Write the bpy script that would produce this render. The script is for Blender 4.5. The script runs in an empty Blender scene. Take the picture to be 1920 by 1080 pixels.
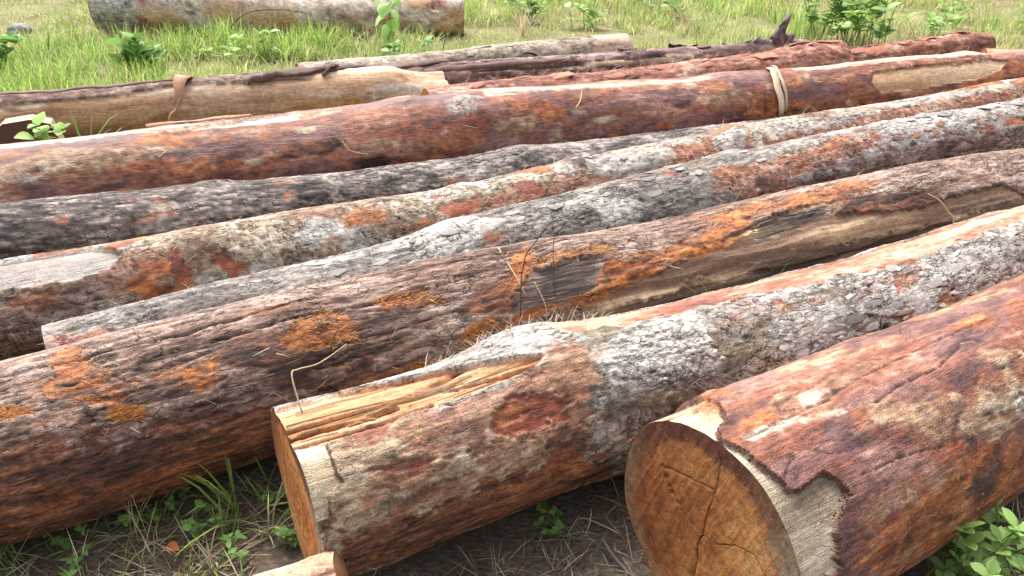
import bpy, math, random
import numpy as np
from mathutils import Vector, Matrix

# ------------------------------------------------------------------ camera, sky, sun, exposure
scene = bpy.context.scene
col = scene.collection
cam_data = bpy.data.cameras.new('camera')
cam = bpy.data.objects.new('camera', cam_data)
col.objects.link(cam)
cam.location = (0, 0, 1.5)
cam.rotation_euler = (math.radians(90 - 27.3), 0, 0)
cam_data.sensor_width = 36
cam_data.lens = 36 * 1550 / 1920
cam_data.clip_start = 0.05
cam_data.clip_end = 2000
scene.camera = cam

SUN_ELEV, SUN_AZ = math.radians(58), math.radians(-25)      # azimuth from +Y (away from the camera) towards +X
world = bpy.data.worlds.new('World')
scene.world = world
world.use_nodes = True
wn = world.node_tree.nodes
wl = world.node_tree.links
wn.clear()
sky = wn.new('ShaderNodeTexSky')
sky.sky_type = 'NISHITA'
sky.sun_disc = False
sky.sun_elevation = SUN_ELEV
sky.sun_rotation = SUN_AZ
sky.air_density = 1.0
sky.dust_density = 6.0
sky.ozone_density = 1.0
hs = wn.new('ShaderNodeHueSaturation')
hs.inputs['Saturation'].default_value = 0.35                 # thin overcast
bgn = wn.new('ShaderNodeBackground')
bgn.inputs['Strength'].default_value = 0.15
won = wn.new('ShaderNodeOutputWorld')
wl.new(sky.outputs[0], hs.inputs['Color'])
wl.new(hs.outputs[0], bgn.inputs['Color'])
wl.new(bgn.outputs[0], won.inputs['Surface'])

sd = bpy.data.lights.new('sun', 'SUN')
sd.energy = 1.5
sd.angle = math.radians(24)
sd.color = (1.0, 0.965, 0.91)
sun = bpy.data.objects.new('sun', sd)
col.objects.link(sun)
_d = Vector((math.sin(SUN_AZ) * math.cos(SUN_ELEV), math.cos(SUN_AZ) * math.cos(SUN_ELEV), math.sin(SUN_ELEV)))
sun.rotation_euler = _d.to_track_quat('Z', 'Y').to_euler()
scene.view_settings.view_transform = 'Standard'
scene.view_settings.look = 'None'
scene.view_settings.exposure = 1.15
scene.view_settings.gamma = 1.0
scene.view_settings.use_curve_mapping = False
scene.cycles.use_adaptive_sampling = True
scene.cycles.max_bounces = 5
scene.cycles.diffuse_bounces = 3
scene.cycles.glossy_bounces = 2

# ------------------------------------------------------------------ noise
_rs = np.random.RandomState(7)
_P = np.concatenate([_rs.permutation(256)] * 2).astype(np.int32)
_V = _rs.uniform(-1, 1, 256).astype(np.float32)

def vn(p, seed=0):
    p = np.asarray(p, np.float32)
    i = np.floor(p).astype(np.int32)
    f = p - i
    f = f * f * (3 - 2 * f)
    x0, y0, z0 = (i[:, 0] + seed * 37) & 255, (i[:, 1] + seed * 17) & 255, (i[:, 2] + seed * 59) & 255
    x1, y1, z1 = (x0 + 1) & 255, (y0 + 1) & 255, (z0 + 1) & 255
    a0, a1 = _P[x0], _P[x1]
    b00, b01, b10, b11 = _P[a0 + y0], _P[a0 + y1], _P[a1 + y0], _P[a1 + y1]
    g = lambda b, z: _V[_P[b + z]]
    fx, fy, fz = f[:, 0], f[:, 1], f[:, 2]
    c00 = g(b00, z0) * (1 - fx) + g(b10, z0) * fx
    c01 = g(b01, z0) * (1 - fx) + g(b11, z0) * fx
    d00 = g(b00, z1) * (1 - fx) + g(b10, z1) * fx
    d01 = g(b01, z1) * (1 - fx) + g(b11, z1) * fx
    return (c00 * (1 - fy) + c01 * fy) * (1 - fz) + (d00 * (1 - fy) + d01 * fy) * fz

def fbm(p, octv=3, seed=0, gain=0.55):
    s = np.zeros(len(p), np.float32)
    a, tot, k = 1.0, 0.0, 1.0
    for o in range(octv):
        s += a * vn(p * k + o * 13.7, seed + o)
        tot += a
        a *= gain
        k *= 2.03
    return s / tot * 1.35

def worley(x, y, seed=0):
    xi, yi = np.floor(x).astype(np.int32), np.floor(y).astype(np.int32)
    f1 = np.full(len(x), 9.0, np.float32)
    f2 = f1.copy()
    cid = np.zeros(len(x), np.float32)
    ox, oy = np.zeros_like(f1), np.zeros_like(f1)
    for dx in (-1, 0, 1):
        for dy in (-1, 0, 1):
            cx, cy = xi + dx, yi + dy
            h = _P[_P[(cx + seed * 31) & 255] + ((cy + seed * 7) & 255)]
            px = cx + 0.5 + 0.46 * _V[h]
            py = cy + 0.5 + 0.46 * _V[(h + 97) & 255]
            ddx, ddy = x - px, y - py
            d = np.sqrt(ddx * ddx + ddy * ddy)
            near = d < f1
            f2 = np.where(near, f1, np.minimum(f2, d))
            cid = np.where(near, _V[(h + 41) & 255], cid)
            ox = np.where(near, ddx, ox)
            oy = np.where(near, ddy, oy)
            f1 = np.where(near, d, f1)
    return f1, f2, cid, ox, oy

def sst(a, b, x):
    t = np.clip((x - a) / (b - a), 0, 1)
    return t * t * (3 - 2 * t)

def ramp(x, *cs):
    """x in 0..1 over evenly spaced colours"""
    x = np.clip(x, 0, 1) * (len(cs) - 1)
    i = np.minimum(x.astype(np.int32), len(cs) - 2)
    f = (x - i)[:, None]
    c = np.array(cs, np.float32)
    return c[i] * (1 - f) + c[i + 1] * f

def poly_sdf(x, y, poly):
    """signed distance (negative inside) to a polygon"""
    pts = np.array(poly, np.float32)
    d = np.full(len(x), 1e9, np.float32)
    ins = np.zeros(len(x), bool)
    n = len(pts)
    for i in range(n):
        ax, ay = pts[i]
        bx, by = pts[(i + 1) % n]
        ex, ey = bx - ax, by - ay
        wx, wy = x - ax, y - ay
        t = np.clip((wx * ex + wy * ey) / (ex * ex + ey * ey + 1e-12), 0, 1)
        d = np.minimum(d, (wx - ex * t) ** 2 + (wy - ey * t) ** 2)
        if abs(ey) > 1e-9:
            ins ^= ((ay > y) != (by > y)) & (x < ex * (y - ay) / ey + ax)
    d = np.sqrt(d)
    return np.where(ins, -d, d)

# ------------------------------------------------------------------ mesh helpers
def mesh_np(name, v, quads=None, tris=None, colr=None, smooth=True):
    me = bpy.data.meshes.new(name)
    nq = 0 if quads is None else len(quads)
    nt = 0 if tris is None else len(tris)
    me.vertices.add(len(v))
    me.vertices.foreach_set('co', np.ascontiguousarray(v, np.float32).ravel())
    li = []
    if nq: li.append(np.asarray(quads, np.int32).ravel())
    if nt: li.append(np.asarray(tris, np.int32).ravel())
    li = np.concatenate(li)
    me.loops.add(len(li))
    me.loops.foreach_set('vertex_index', li)
    me.polygons.add(nq + nt)
    ls = np.concatenate([np.arange(nq) * 4, nq * 4 + np.arange(nt) * 3]).astype(np.int32)
    me.polygons.foreach_set('loop_start', ls)
    if smooth:
        me.polygons.foreach_set('use_smooth', np.ones(nq + nt, bool))
    me.update(calc_edges=True)
    if colr is not None:
        a = me.color_attributes.new('col', 'FLOAT_COLOR', 'POINT')
        c = np.ones((len(v), 4), np.float32)
        c[:, :colr.shape[1]] = colr
        a.data.foreach_set('color', c.ravel())
    return me

def obj(name, me, mat=None, parent=None, loc=None, rot=None):
    o = bpy.data.objects.new(name, me)
    col.objects.link(o)
    if mat is not None and me is not None and len(me.materials) == 0:
        me.materials.append(mat)
    if parent is not None: o.parent = parent
    if loc is not None: o.location = loc
    if rot is not None: o.rotation_euler = rot
    return o

def tag(o, label, cat=None, group=None, kind=None):
    o['label'] = label
    if cat: o['category'] = cat
    if group: o['group'] = group
    if kind: o['kind'] = kind
    return o

GROUPS = {'felled_log': 'felled logs lying side by side', 'ground_weed': 'small weeds on the near soil', 'leafy_weed': 'leafy weeds among the grass', 'grass_tuft': 'tufts of grass around the logs'}
def thing(name, label, cat, loc=(0, 0, 0), rz=0.0, group=None):
    o = bpy.data.objects.new(name, None)
    o.empty_display_size = 0.1
    col.objects.link(o)
    o.location = loc
    o.rotation_euler = (0, 0, rz)
    return tag(o, label, cat, group or GROUPS.get(name))

def tube(pts, rads, n=6, colr=None):
    """swept tube, returns verts, quads"""
    pts = [Vector(p) for p in pts]
    V, Q = [], []
    prev = None
    for i, p in enumerate(pts):
        t = (pts[min(i + 1, len(pts) - 1)] - pts[max(i - 1, 0)]).normalized()
        if prev is None:
            prev = t.orthogonal().normalized()
        s = (prev - t * prev.dot(t)).normalized()
        prev = s
        b = t.cross(s)
        for k in range(n):
            a = 2 * math.pi * k / n
            V.append(p + (s * math.cos(a) + b * math.sin(a)) * rads[i])
    for i in range(len(pts) - 1):
        for k in range(n):
            Q.append((i * n + k, i * n + (k + 1) % n, (i + 1) * n + (k + 1) % n, (i + 1) * n + k))
    base = (len(pts) - 1) * n
    T = [(base, base + k, base + k + 1) for k in range(1, n - 1)] + [(0, k + 1, k) for k in range(1, n - 1)]
    return np.array(V, np.float32), np.array(Q, np.int32), np.array(T, np.int32)

def smooth_path(pts, sub=5):
    pts = [Vector(p) for p in pts]
    out = []
    for i in range(len(pts) - 1):
        p0, p1, p2, p3 = pts[max(i - 1, 0)], pts[i], pts[i + 1], pts[min(i + 2, len(pts) - 1)]
        for k in range(sub):
            t = k / sub
            out.append(0.5 * ((2 * p1) + (p2 - p0) * t + (2 * p0 - 5 * p1 + 4 * p2 - p3) * t * t + (3 * p1 - p0 - 3 * p2 + p3) * t ** 3))
    out.append(pts[-1])
    return out

# ------------------------------------------------------------------ materials
def mat_new(name):
    m = bpy.data.materials.new(name)
    m.use_nodes = True
    nt = m.node_tree
    nt.nodes.clear()
    out = nt.nodes.new('ShaderNodeOutputMaterial')
    b = nt.nodes.new('ShaderNodeBsdfPrincipled')
    nt.links.new(b.outputs[0], out.inputs['Surface'])
    return m, nt, b, out

def nmath(nt, op, a, b=None, c=None):
    n = nt.nodes.new('ShaderNodeMath')
    n.operation = op
    for i, v in enumerate((a, b, c)):
        if v is None: continue
        if isinstance(v, (int, float)): n.inputs[i].default_value = v
        else: nt.links.new(v, n.inputs[i])
    return n.outputs[0]

def nnoise(nt, vec, scale, detail=3.0, rough=0.6):
    n = nt.nodes.new('ShaderNodeTexNoise')
    n.inputs['Scale'].default_value = scale
    n.inputs['Detail'].default_value = detail
    n.inputs['Roughness'].default_value = rough
    nt.links.new(vec, n.inputs['Vector'])
    return n.outputs['Fac']

def nmap(nt, vec, scale):
    n = nt.nodes.new('ShaderNodeMapping')
    n.inputs['Scale'].default_value = scale
    nt.links.new(vec, n.inputs['Vector'])
    return n.outputs[0]

def surface_mat(name, along, across, bump, vary, rough_gain=1.0, spec=0.35, fine=260.0, cracks=0.0):
    """attribute colour varied by stretched procedural grain, plus fine bump"""
    m, nt, b, out = mat_new(name)
    at = nt.nodes.new('ShaderNodeAttribute')
    at.attribute_name = 'col'
    tc = nt.nodes.new('ShaderNodeTexCoord')
    st = nnoise(nt, nmap(nt, tc.outputs['Object'], (along, across, across)), 1.0, 3.0, 0.65)
    fi = nnoise(nt, tc.outputs['Object'], fine, 1.0, 0.7)
    md = nnoise(nt, tc.outputs['Object'], 38.0, 2.0, 0.65)
    ctr = lambda x, g: nmath(nt, 'MULTIPLY', nmath(nt, 'SUBTRACT', x, 0.5), g)
    k = nmath(nt, 'ADD', ctr(st, vary * 2.0), nmath(nt, 'ADD', ctr(fi, vary * 1.8), ctr(md, vary * 1.4)))
    k = nmath(nt, 'MAXIMUM', nmath(nt, 'ADD', k, 1.0), 0.12)
    crk = None
    if cracks:
        def mrange(x, a0, a1, b0, b1):
            n = nt.nodes.new('ShaderNodeMapRange')
            nt.links.new(x, n.inputs[0])
            for i_, v_ in enumerate((a0, a1, b0, b1)): n.inputs[1 + i_].default_value = v_
            return n.outputs[0]
        wn_ = nt.nodes.new('ShaderNodeTexNoise')
        wn_.inputs['Scale'].default_value = 22.0
        wn_.inputs['Detail'].default_value = 2.0
        nt.links.new(tc.outputs['Object'], wn_.inputs['Vector'])
        ws_ = nt.nodes.new('ShaderNodeVectorMath')
        ws_.operation = 'MULTIPLY_ADD'
        nt.links.new(wn_.outputs['Color'], ws_.inputs[0])
        ws_.inputs[1].default_value = (0.05, 0.03, 0.03)
        nt.links.new(tc.outputs['Object'], ws_.inputs[2])
        wv = ws_.outputs[0]
        vo = nt.nodes.new('ShaderNodeTexVoronoi')
        vo.feature = 'DISTANCE_TO_EDGE'
        vo.inputs['Scale'].default_value = 1.0
        nt.links.new(nmap(nt, wv, (19, 48, 48)), vo.inputs['Vector'])
        l1 = mrange(vo.outputs['Distance'], 0.0, 0.055, 1.0, 0.0)
        m1 = mrange(nnoise(nt, tc.outputs['Object'], 7.0, 2.0), 0.46, 0.60, 0.0, 1.0)
        rn = nnoise(nt, nmap(nt, wv, (4.2, 44, 44)), 1.0, 3.0, 0.6)
        l2 = mrange(nmath(nt, 'ABSOLUTE', nmath(nt, 'SUBTRACT', rn, 0.5)), 0.0, 0.030, 1.0, 0.0)
        m2 = mrange(nnoise(nt, tc.outputs['Object'], 5.0, 2.0), 0.42, 0.56, 0.0, 1.0)
        amt = mrange(at.outputs['Alpha'], 0.60, 0.80, 0.0, 1.0)
        crk = nmath(nt, 'MULTIPLY', nmath(nt, 'MAXIMUM', nmath(nt, 'MULTIPLY', l1, m1), nmath(nt, 'MULTIPLY', l2, m2)), amt)
        k = nmath(nt, 'MULTIPLY', k, nmath(nt, 'SUBTRACT', 1.0, nmath(nt, 'MULTIPLY', crk, cracks)))
    mx = nt.nodes.new('ShaderNodeVectorMath')
    mx.operation = 'SCALE'
    nt.links.new(at.outputs['Color'], mx.inputs[0])
    nt.links.new(k, mx.inputs['Scale'])
    nt.links.new(mx.outputs[0], b.inputs['Base Color'])
    rr = nmath(nt, 'MULTIPLY', at.outputs['Alpha'], rough_gain)
    rr = nmath(nt, 'ADD', rr, nmath(nt, 'MULTIPLY', nmath(nt, 'SUBTRACT', md, 0.5), 0.35))
    nt.links.new(rr, b.inputs['Roughness'])
    b.inputs['Specular IOR Level'].default_value = spec
    hsum = nmath(nt, 'ADD', nmath(nt, 'MULTIPLY', st, 1.0), nmath(nt, 'MULTIPLY', fi, 0.55))
    if crk is not None:
        hsum = nmath(nt, 'SUBTRACT', hsum, nmath(nt, 'MULTIPLY', crk, 1.3))
    bp = nt.nodes.new('ShaderNodeBump')
    bp.inputs['Strength'].default_value = bump
    bp.inputs['Distance'].default_value = 0.006
    nt.links.new(hsum, bp.inputs['Height'])
    nt.links.new(bp.outputs[0], b.inputs['Normal'])
    return m

MAT = {}
MAT['bark'] = surface_mat('bark', 20.0, 120.0, 0.65, 0.85, cracks=0.82)
MAT['wood'] = surface_mat('bare_wood', 9.0, 190.0, 0.6, 0.75, spec=0.3)
MAT['face'] = surface_mat('sawn_face', 60.0, 60.0, 0.35, 0.7, spec=0.3)

def plant_mat(name, trans=0.35, rough=0.5, vary=0.35, attr=True, base=(0.1, 0.2, 0.05)):
    m, nt, b, out = mat_new(name)
    tc = nt.nodes.new('ShaderNodeTexCoord')
    no = nnoise(nt, tc.outputs['Object'], 45.0, 2.0)
    oi = nt.nodes.new('ShaderNodeObjectInfo')
    k = nmath(nt, 'ADD', nmath(nt, 'MULTIPLY', no, vary), 1.0 - vary * 0.5)
    if not attr:
        k = nmath(nt, 'MULTIPLY', k, nmath(nt, 'ADD', nmath(nt, 'MULTIPLY', oi.outputs['Random'], 0.7), 0.65))
    mx = nt.nodes.new('ShaderNodeVectorMath')
    mx.operation = 'SCALE'
    if attr:
        at = nt.nodes.new('ShaderNodeAttribute')
        at.attribute_name = 'col'
        nt.links.new(at.outputs['Color'], mx.inputs[0])
    else:
        mx.inputs[0].default_value = base
    nt.links.new(k, mx.inputs['Scale'])
    nt.links.new(mx.outputs[0], b.inputs['Base Color'])
    b.inputs['Roughness'].default_value = rough
    b.inputs['Specular IOR Level'].default_value = 0.3
    tr = nt.nodes.new('ShaderNodeBsdfTranslucent')
    nt.links.new(mx.outputs[0], tr.inputs['Color'])
    ms = nt.nodes.new('ShaderNodeMixShader')
    ms.inputs[0].default_value = trans
    nt.links.new(b.outputs[0], ms.inputs[1])
    nt.links.new(tr.outputs[0], ms.inputs[2])
    nt.links.new(ms.outputs[0], out.inputs['Surface'])
    return m

MAT['grass'] = plant_mat('grass_blade', 0.5)
MAT['straw'] = plant_mat('dry_straw', 0.15, 0.6)

def plain_mat(name, base, vary=0.5, rough=0.7, scale=60.0, rnd=0.5, bump=0.4):
    m, nt, b, out = mat_new(name)
    tc = nt.nodes.new('ShaderNodeTexCoord')
    no = nnoise(nt, tc.outputs['Object'], scale, 4.0)
    oi = nt.nodes.new('ShaderNodeObjectInfo')
    k = nmath(nt, 'ADD', nmath(nt, 'MULTIPLY', no, vary * 2), 1.0 - vary)
    k = nmath(nt, 'MULTIPLY', k, nmath(nt, 'ADD', nmath(nt, 'MULTIPLY', oi.outputs['Random'], rnd * 2), 1.0 - rnd))
    mx = nt.nodes.new('ShaderNodeVectorMath')
    mx.operation = 'SCALE'
    mx.inputs[0].default_value = base
    nt.links.new(k, mx.inputs['Scale'])
    nt.links.new(mx.outputs[0], b.inputs['Base Color'])
    b.inputs['Roughness'].default_value = rough
    b.inputs['Specular IOR Level'].default_value = 0.3
    bp = nt.nodes.new('ShaderNodeBump')
    bp.inputs['Strength'].default_value = bump
    bp.inputs['Distance'].default_value = 0.004
    nt.links.new(no, bp.inputs['Height'])
    nt.links.new(bp.outputs[0], b.inputs['Normal'])
    return m

MAT['plate_grey'] = plain_mat('bark_plate_grey', (0.31, 0.285, 0.26), 0.55, 0.8, 90.0, 0.4)
MAT['plate_pale'] = plain_mat('bark_plate_pale', (0.46, 0.43, 0.39), 0.4, 0.8, 90.0, 0.3)
MAT['plate_dark'] = plain_mat('bark_plate_dark', (0.16, 0.135, 0.125), 0.55, 0.8, 90.0, 0.45)
MAT['plate_red'] = plain_mat('bark_plate_red', (0.27, 0.12, 0.085), 0.5, 0.75, 90.0, 0.4)
MAT['flake_pink'] = plain_mat('bark_flake_pink', (0.40, 0.17, 0.115), 0.5, 0.75, 60.0, 0.4)
MAT['flake_purple'] = plain_mat('bark_flake_purple', (0.24, 0.15, 0.135), 0.5, 0.75, 60.0, 0.45)
MAT['bark_dark'] = plain_mat('dark_bark_strip', (0.15, 0.09, 0.075), 0.6, 0.75, 50.0, 0.3)
MAT['bark_tan'] = plain_mat('tan_bark_strip', (0.42, 0.23, 0.14), 0.4, 0.7, 50.0, 0.2)
MAT['strip'] = plain_mat('pale_wood_strip', (0.62, 0.49, 0.33), 0.3, 0.6, 70.0, 0.2)
MAT['twig'] = plain_mat('dark_twig', (0.06, 0.045, 0.04), 0.4, 0.7, 90.0, 0.2)
MAT['stalk'] = plain_mat('dry_stalk', (0.5, 0.4, 0.25), 0.3, 0.6, 90.0, 0.2)
MAT['stub'] = plain_mat('grey_branch_stub', (0.14, 0.11, 0.10), 0.6, 0.8, 40.0, 0.2)
MAT['stone'] = plain_mat('grey_stone', (0.34, 0.32, 0.32), 0.4, 0.85, 20.0, 0.2)
MAT['deadleaf'] = plain_mat('brown_dead_leaf', (0.36, 0.12, 0.04), 0.4, 0.6, 60.0, 0.3)
MAT['green_stem'] = plain_mat('green_stem', (0.12, 0.18, 0.05), 0.3, 0.5, 60.0, 0.2)
MAT['leaf_shrub'] = plant_mat('shrub_leaf', 0.3, 0.4, 0.3, False, (0.29, 0.45, 0.13))
MAT['leaf_bush'] = plant_mat('bush_leaf', 0.35, 0.4, 0.3, False, (0.31, 0.49, 0.13))
MAT['leaf_weed'] = plant_mat('weed_leaf', 0.35, 0.45, 0.3, False, (0.19, 0.34, 0.085))

# ------------------------------------------------------------------ ground
def gz(x, y):
    p = np.stack([np.asarray(x, np.float32), np.asarray(y, np.float32), np.zeros(len(x), np.float32)], 1)
    far = np.clip((np.hypot(p[:, 0], p[:, 1]) - 9) / 20, 0, 1)
    return 0.012 * fbm(p * 3.1, 4, 5) + 0.006 * fbm(p * 17.0, 3, 8) - 0.010 + 0.10 * far * fbm(p * 0.15, 2, 9)

def axis_coords(lo, hi, st, far):
    a = list(np.arange(lo, hi + 1e-6, st))
    g = st
    x = hi
    out = []
    while x < far:
        g *= 1.35
        x += g
        out.append(x)
    g = st
    x = lo
    lo_ = []
    while x > -far:
        g *= 1.35
        x -= g
        lo_.append(x)
    return np.array(lo_[::-1] + a + out, np.float32)

gx = axis_coords(-2.6, 2.6, 0.03, 400)
gy = axis_coords(0.6, 4.2, 0.03, 400)
X, Y = np.meshgrid(gx, gy, indexing='ij')
gv = np.stack([X.ravel(), Y.ravel(), gz(X.ravel(), Y.ravel())], 1)
ni, nj = X.shape
ii = np.arange(ni - 1)[:, None] * nj
jj = np.arange(nj - 1)[None, :]
gq = np.stack([ii + jj, ii + nj + jj, ii + nj + jj + 1, ii + jj + 1], -1).reshape(-1, 4)
m, nt, b, out = mat_new('ground_soil')
tc = nt.nodes.new('ShaderNodeTexCoord')
n1 = nnoise(nt, tc.outputs['Object'], 2.2, 5.0)
n2 = nnoise(nt, tc.outputs['Object'], 60.0, 4.0, 0.7)
n3 = nnoise(nt, nmap(nt, tc.outputs['Object'], (30, 90, 30)), 1.0, 4.0, 0.7)
cr = nt.nodes.new('ShaderNodeValToRGB')
cr.color_ramp.elements[0].position = 0.3
cr.color_ramp.elements[0].color = (.055, .042, .033, 1)
cr.color_ramp.elements[1].position = 0.72
cr.color_ramp.elements[1].color = (.30, .235, .17, 1)
e = cr.color_ramp.elements.new(0.52)
e.color = (.15, .115, .086, 1)
nt.links.new(nmath(nt, 'ADD', nmath(nt, 'MULTIPLY', n2, 0.5), nmath(nt, 'MULTIPLY', n3, 0.5)), cr.inputs[0])
cg = nt.nodes.new('ShaderNodeValToRGB')
cg.color_ramp.elements[0].position = 0.35
cg.color_ramp.elements[0].color = (.13, .14, .05, 1)
cg.color_ramp.elements[1].position = 0.65
cg.color_ramp.elements[1].color = (.34, .31, .16, 1)
nt.links.new(nmath(nt, 'ADD', nmath(nt, 'MULTIPLY', n1, 0.5), nmath(nt, 'MULTIPLY', n2, 0.5)), cg.inputs[0])
sx = nt.nodes.new('ShaderNodeSeparateXYZ')
nt.links.new(tc.outputs['Object'], sx.inputs[0])
fac = nmath(nt, 'MULTIPLY', nmath(nt, 'SUBTRACT', sx.outputs['Y'], 3.6), 0.5)
fac = nmath(nt, 'ADD', fac, nmath(nt, 'MULTIPLY', nmath(nt, 'SUBTRACT', n1, 0.5), 1.6))
mx = nt.nodes.new('ShaderNodeMix')
mx.data_type = 'RGBA'
mx.clamp_factor = True
nt.links.new(fac, mx.inputs['Factor'])
nt.links.new(cr.outputs[0], mx.inputs['A'])
nt.links.new(cg.outputs[0], mx.inputs['B'])
nt.links.new(mx.outputs['Result'], b.inputs['Base Color'])
b.inputs['Roughness'].default_value = 0.95
b.inputs['Specular IOR Level'].default_value = 0.15
bp = nt.nodes.new('ShaderNodeBump')
bp.inputs['Strength'].default_value = 0.9
bp.inputs['Distance'].default_value = 0.01
nt.links.new(nmath(nt, 'ADD', n2, n3), bp.inputs['Height'])
nt.links.new(bp.outputs[0], b.inputs['Normal'])
go = obj('ground', mesh_np('ground', gv, gq), m)
tag(go, 'bare brown soil with grass beyond, under all the logs', None, None, 'structure')

# ------------------------------------------------------------------ the logs: axis from (x0, y0) to (x1, y1) on the ground, end radii, in metres
LOGS_FIT = {
 'A': (0.442, 1.313, 2.025, 2.316, 0.258, 0.230),
 'B': (-0.474, 1.457, 2.400, 2.999, 0.214, 0.199),
 'C': (-1.389, 1.561, 2.860, 3.747, 0.218, 0.206),
 'D': (-1.390, 2.117, 3.652, 4.967, 0.140, 0.200),
 'E': (-1.875, 2.310, 4.152, 5.658, 0.161, 0.155),
 'F': (-2.125, 2.724, 1.841, 4.635, 0.190, 0.110),
 'G': (-2.352, 3.118, 3.608, 5.843, 0.250, 0.185),
 'H': (-3.389, 4.725, -0.455, 5.649, 0.144, 0.149),
 'I': (-1.496, 5.815, 0.931, 6.951, 0.125, 0.125),
 'J': (-1.171, 5.672, 2.359, 6.768, 0.120, 0.120),
 'K': (-0.536, 5.136, 2.813, 6.512, 0.120, 0.140),
 'K2': (2.370, 6.404, 4.086, 7.303, 0.100, 0.100),
 'L': (-3.906, 8.177, -0.465, 8.300, 0.206, 0.135),
 'N': (3.595, 6.414, 4.545, 6.242, 0.120, 0.120),
}
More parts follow.
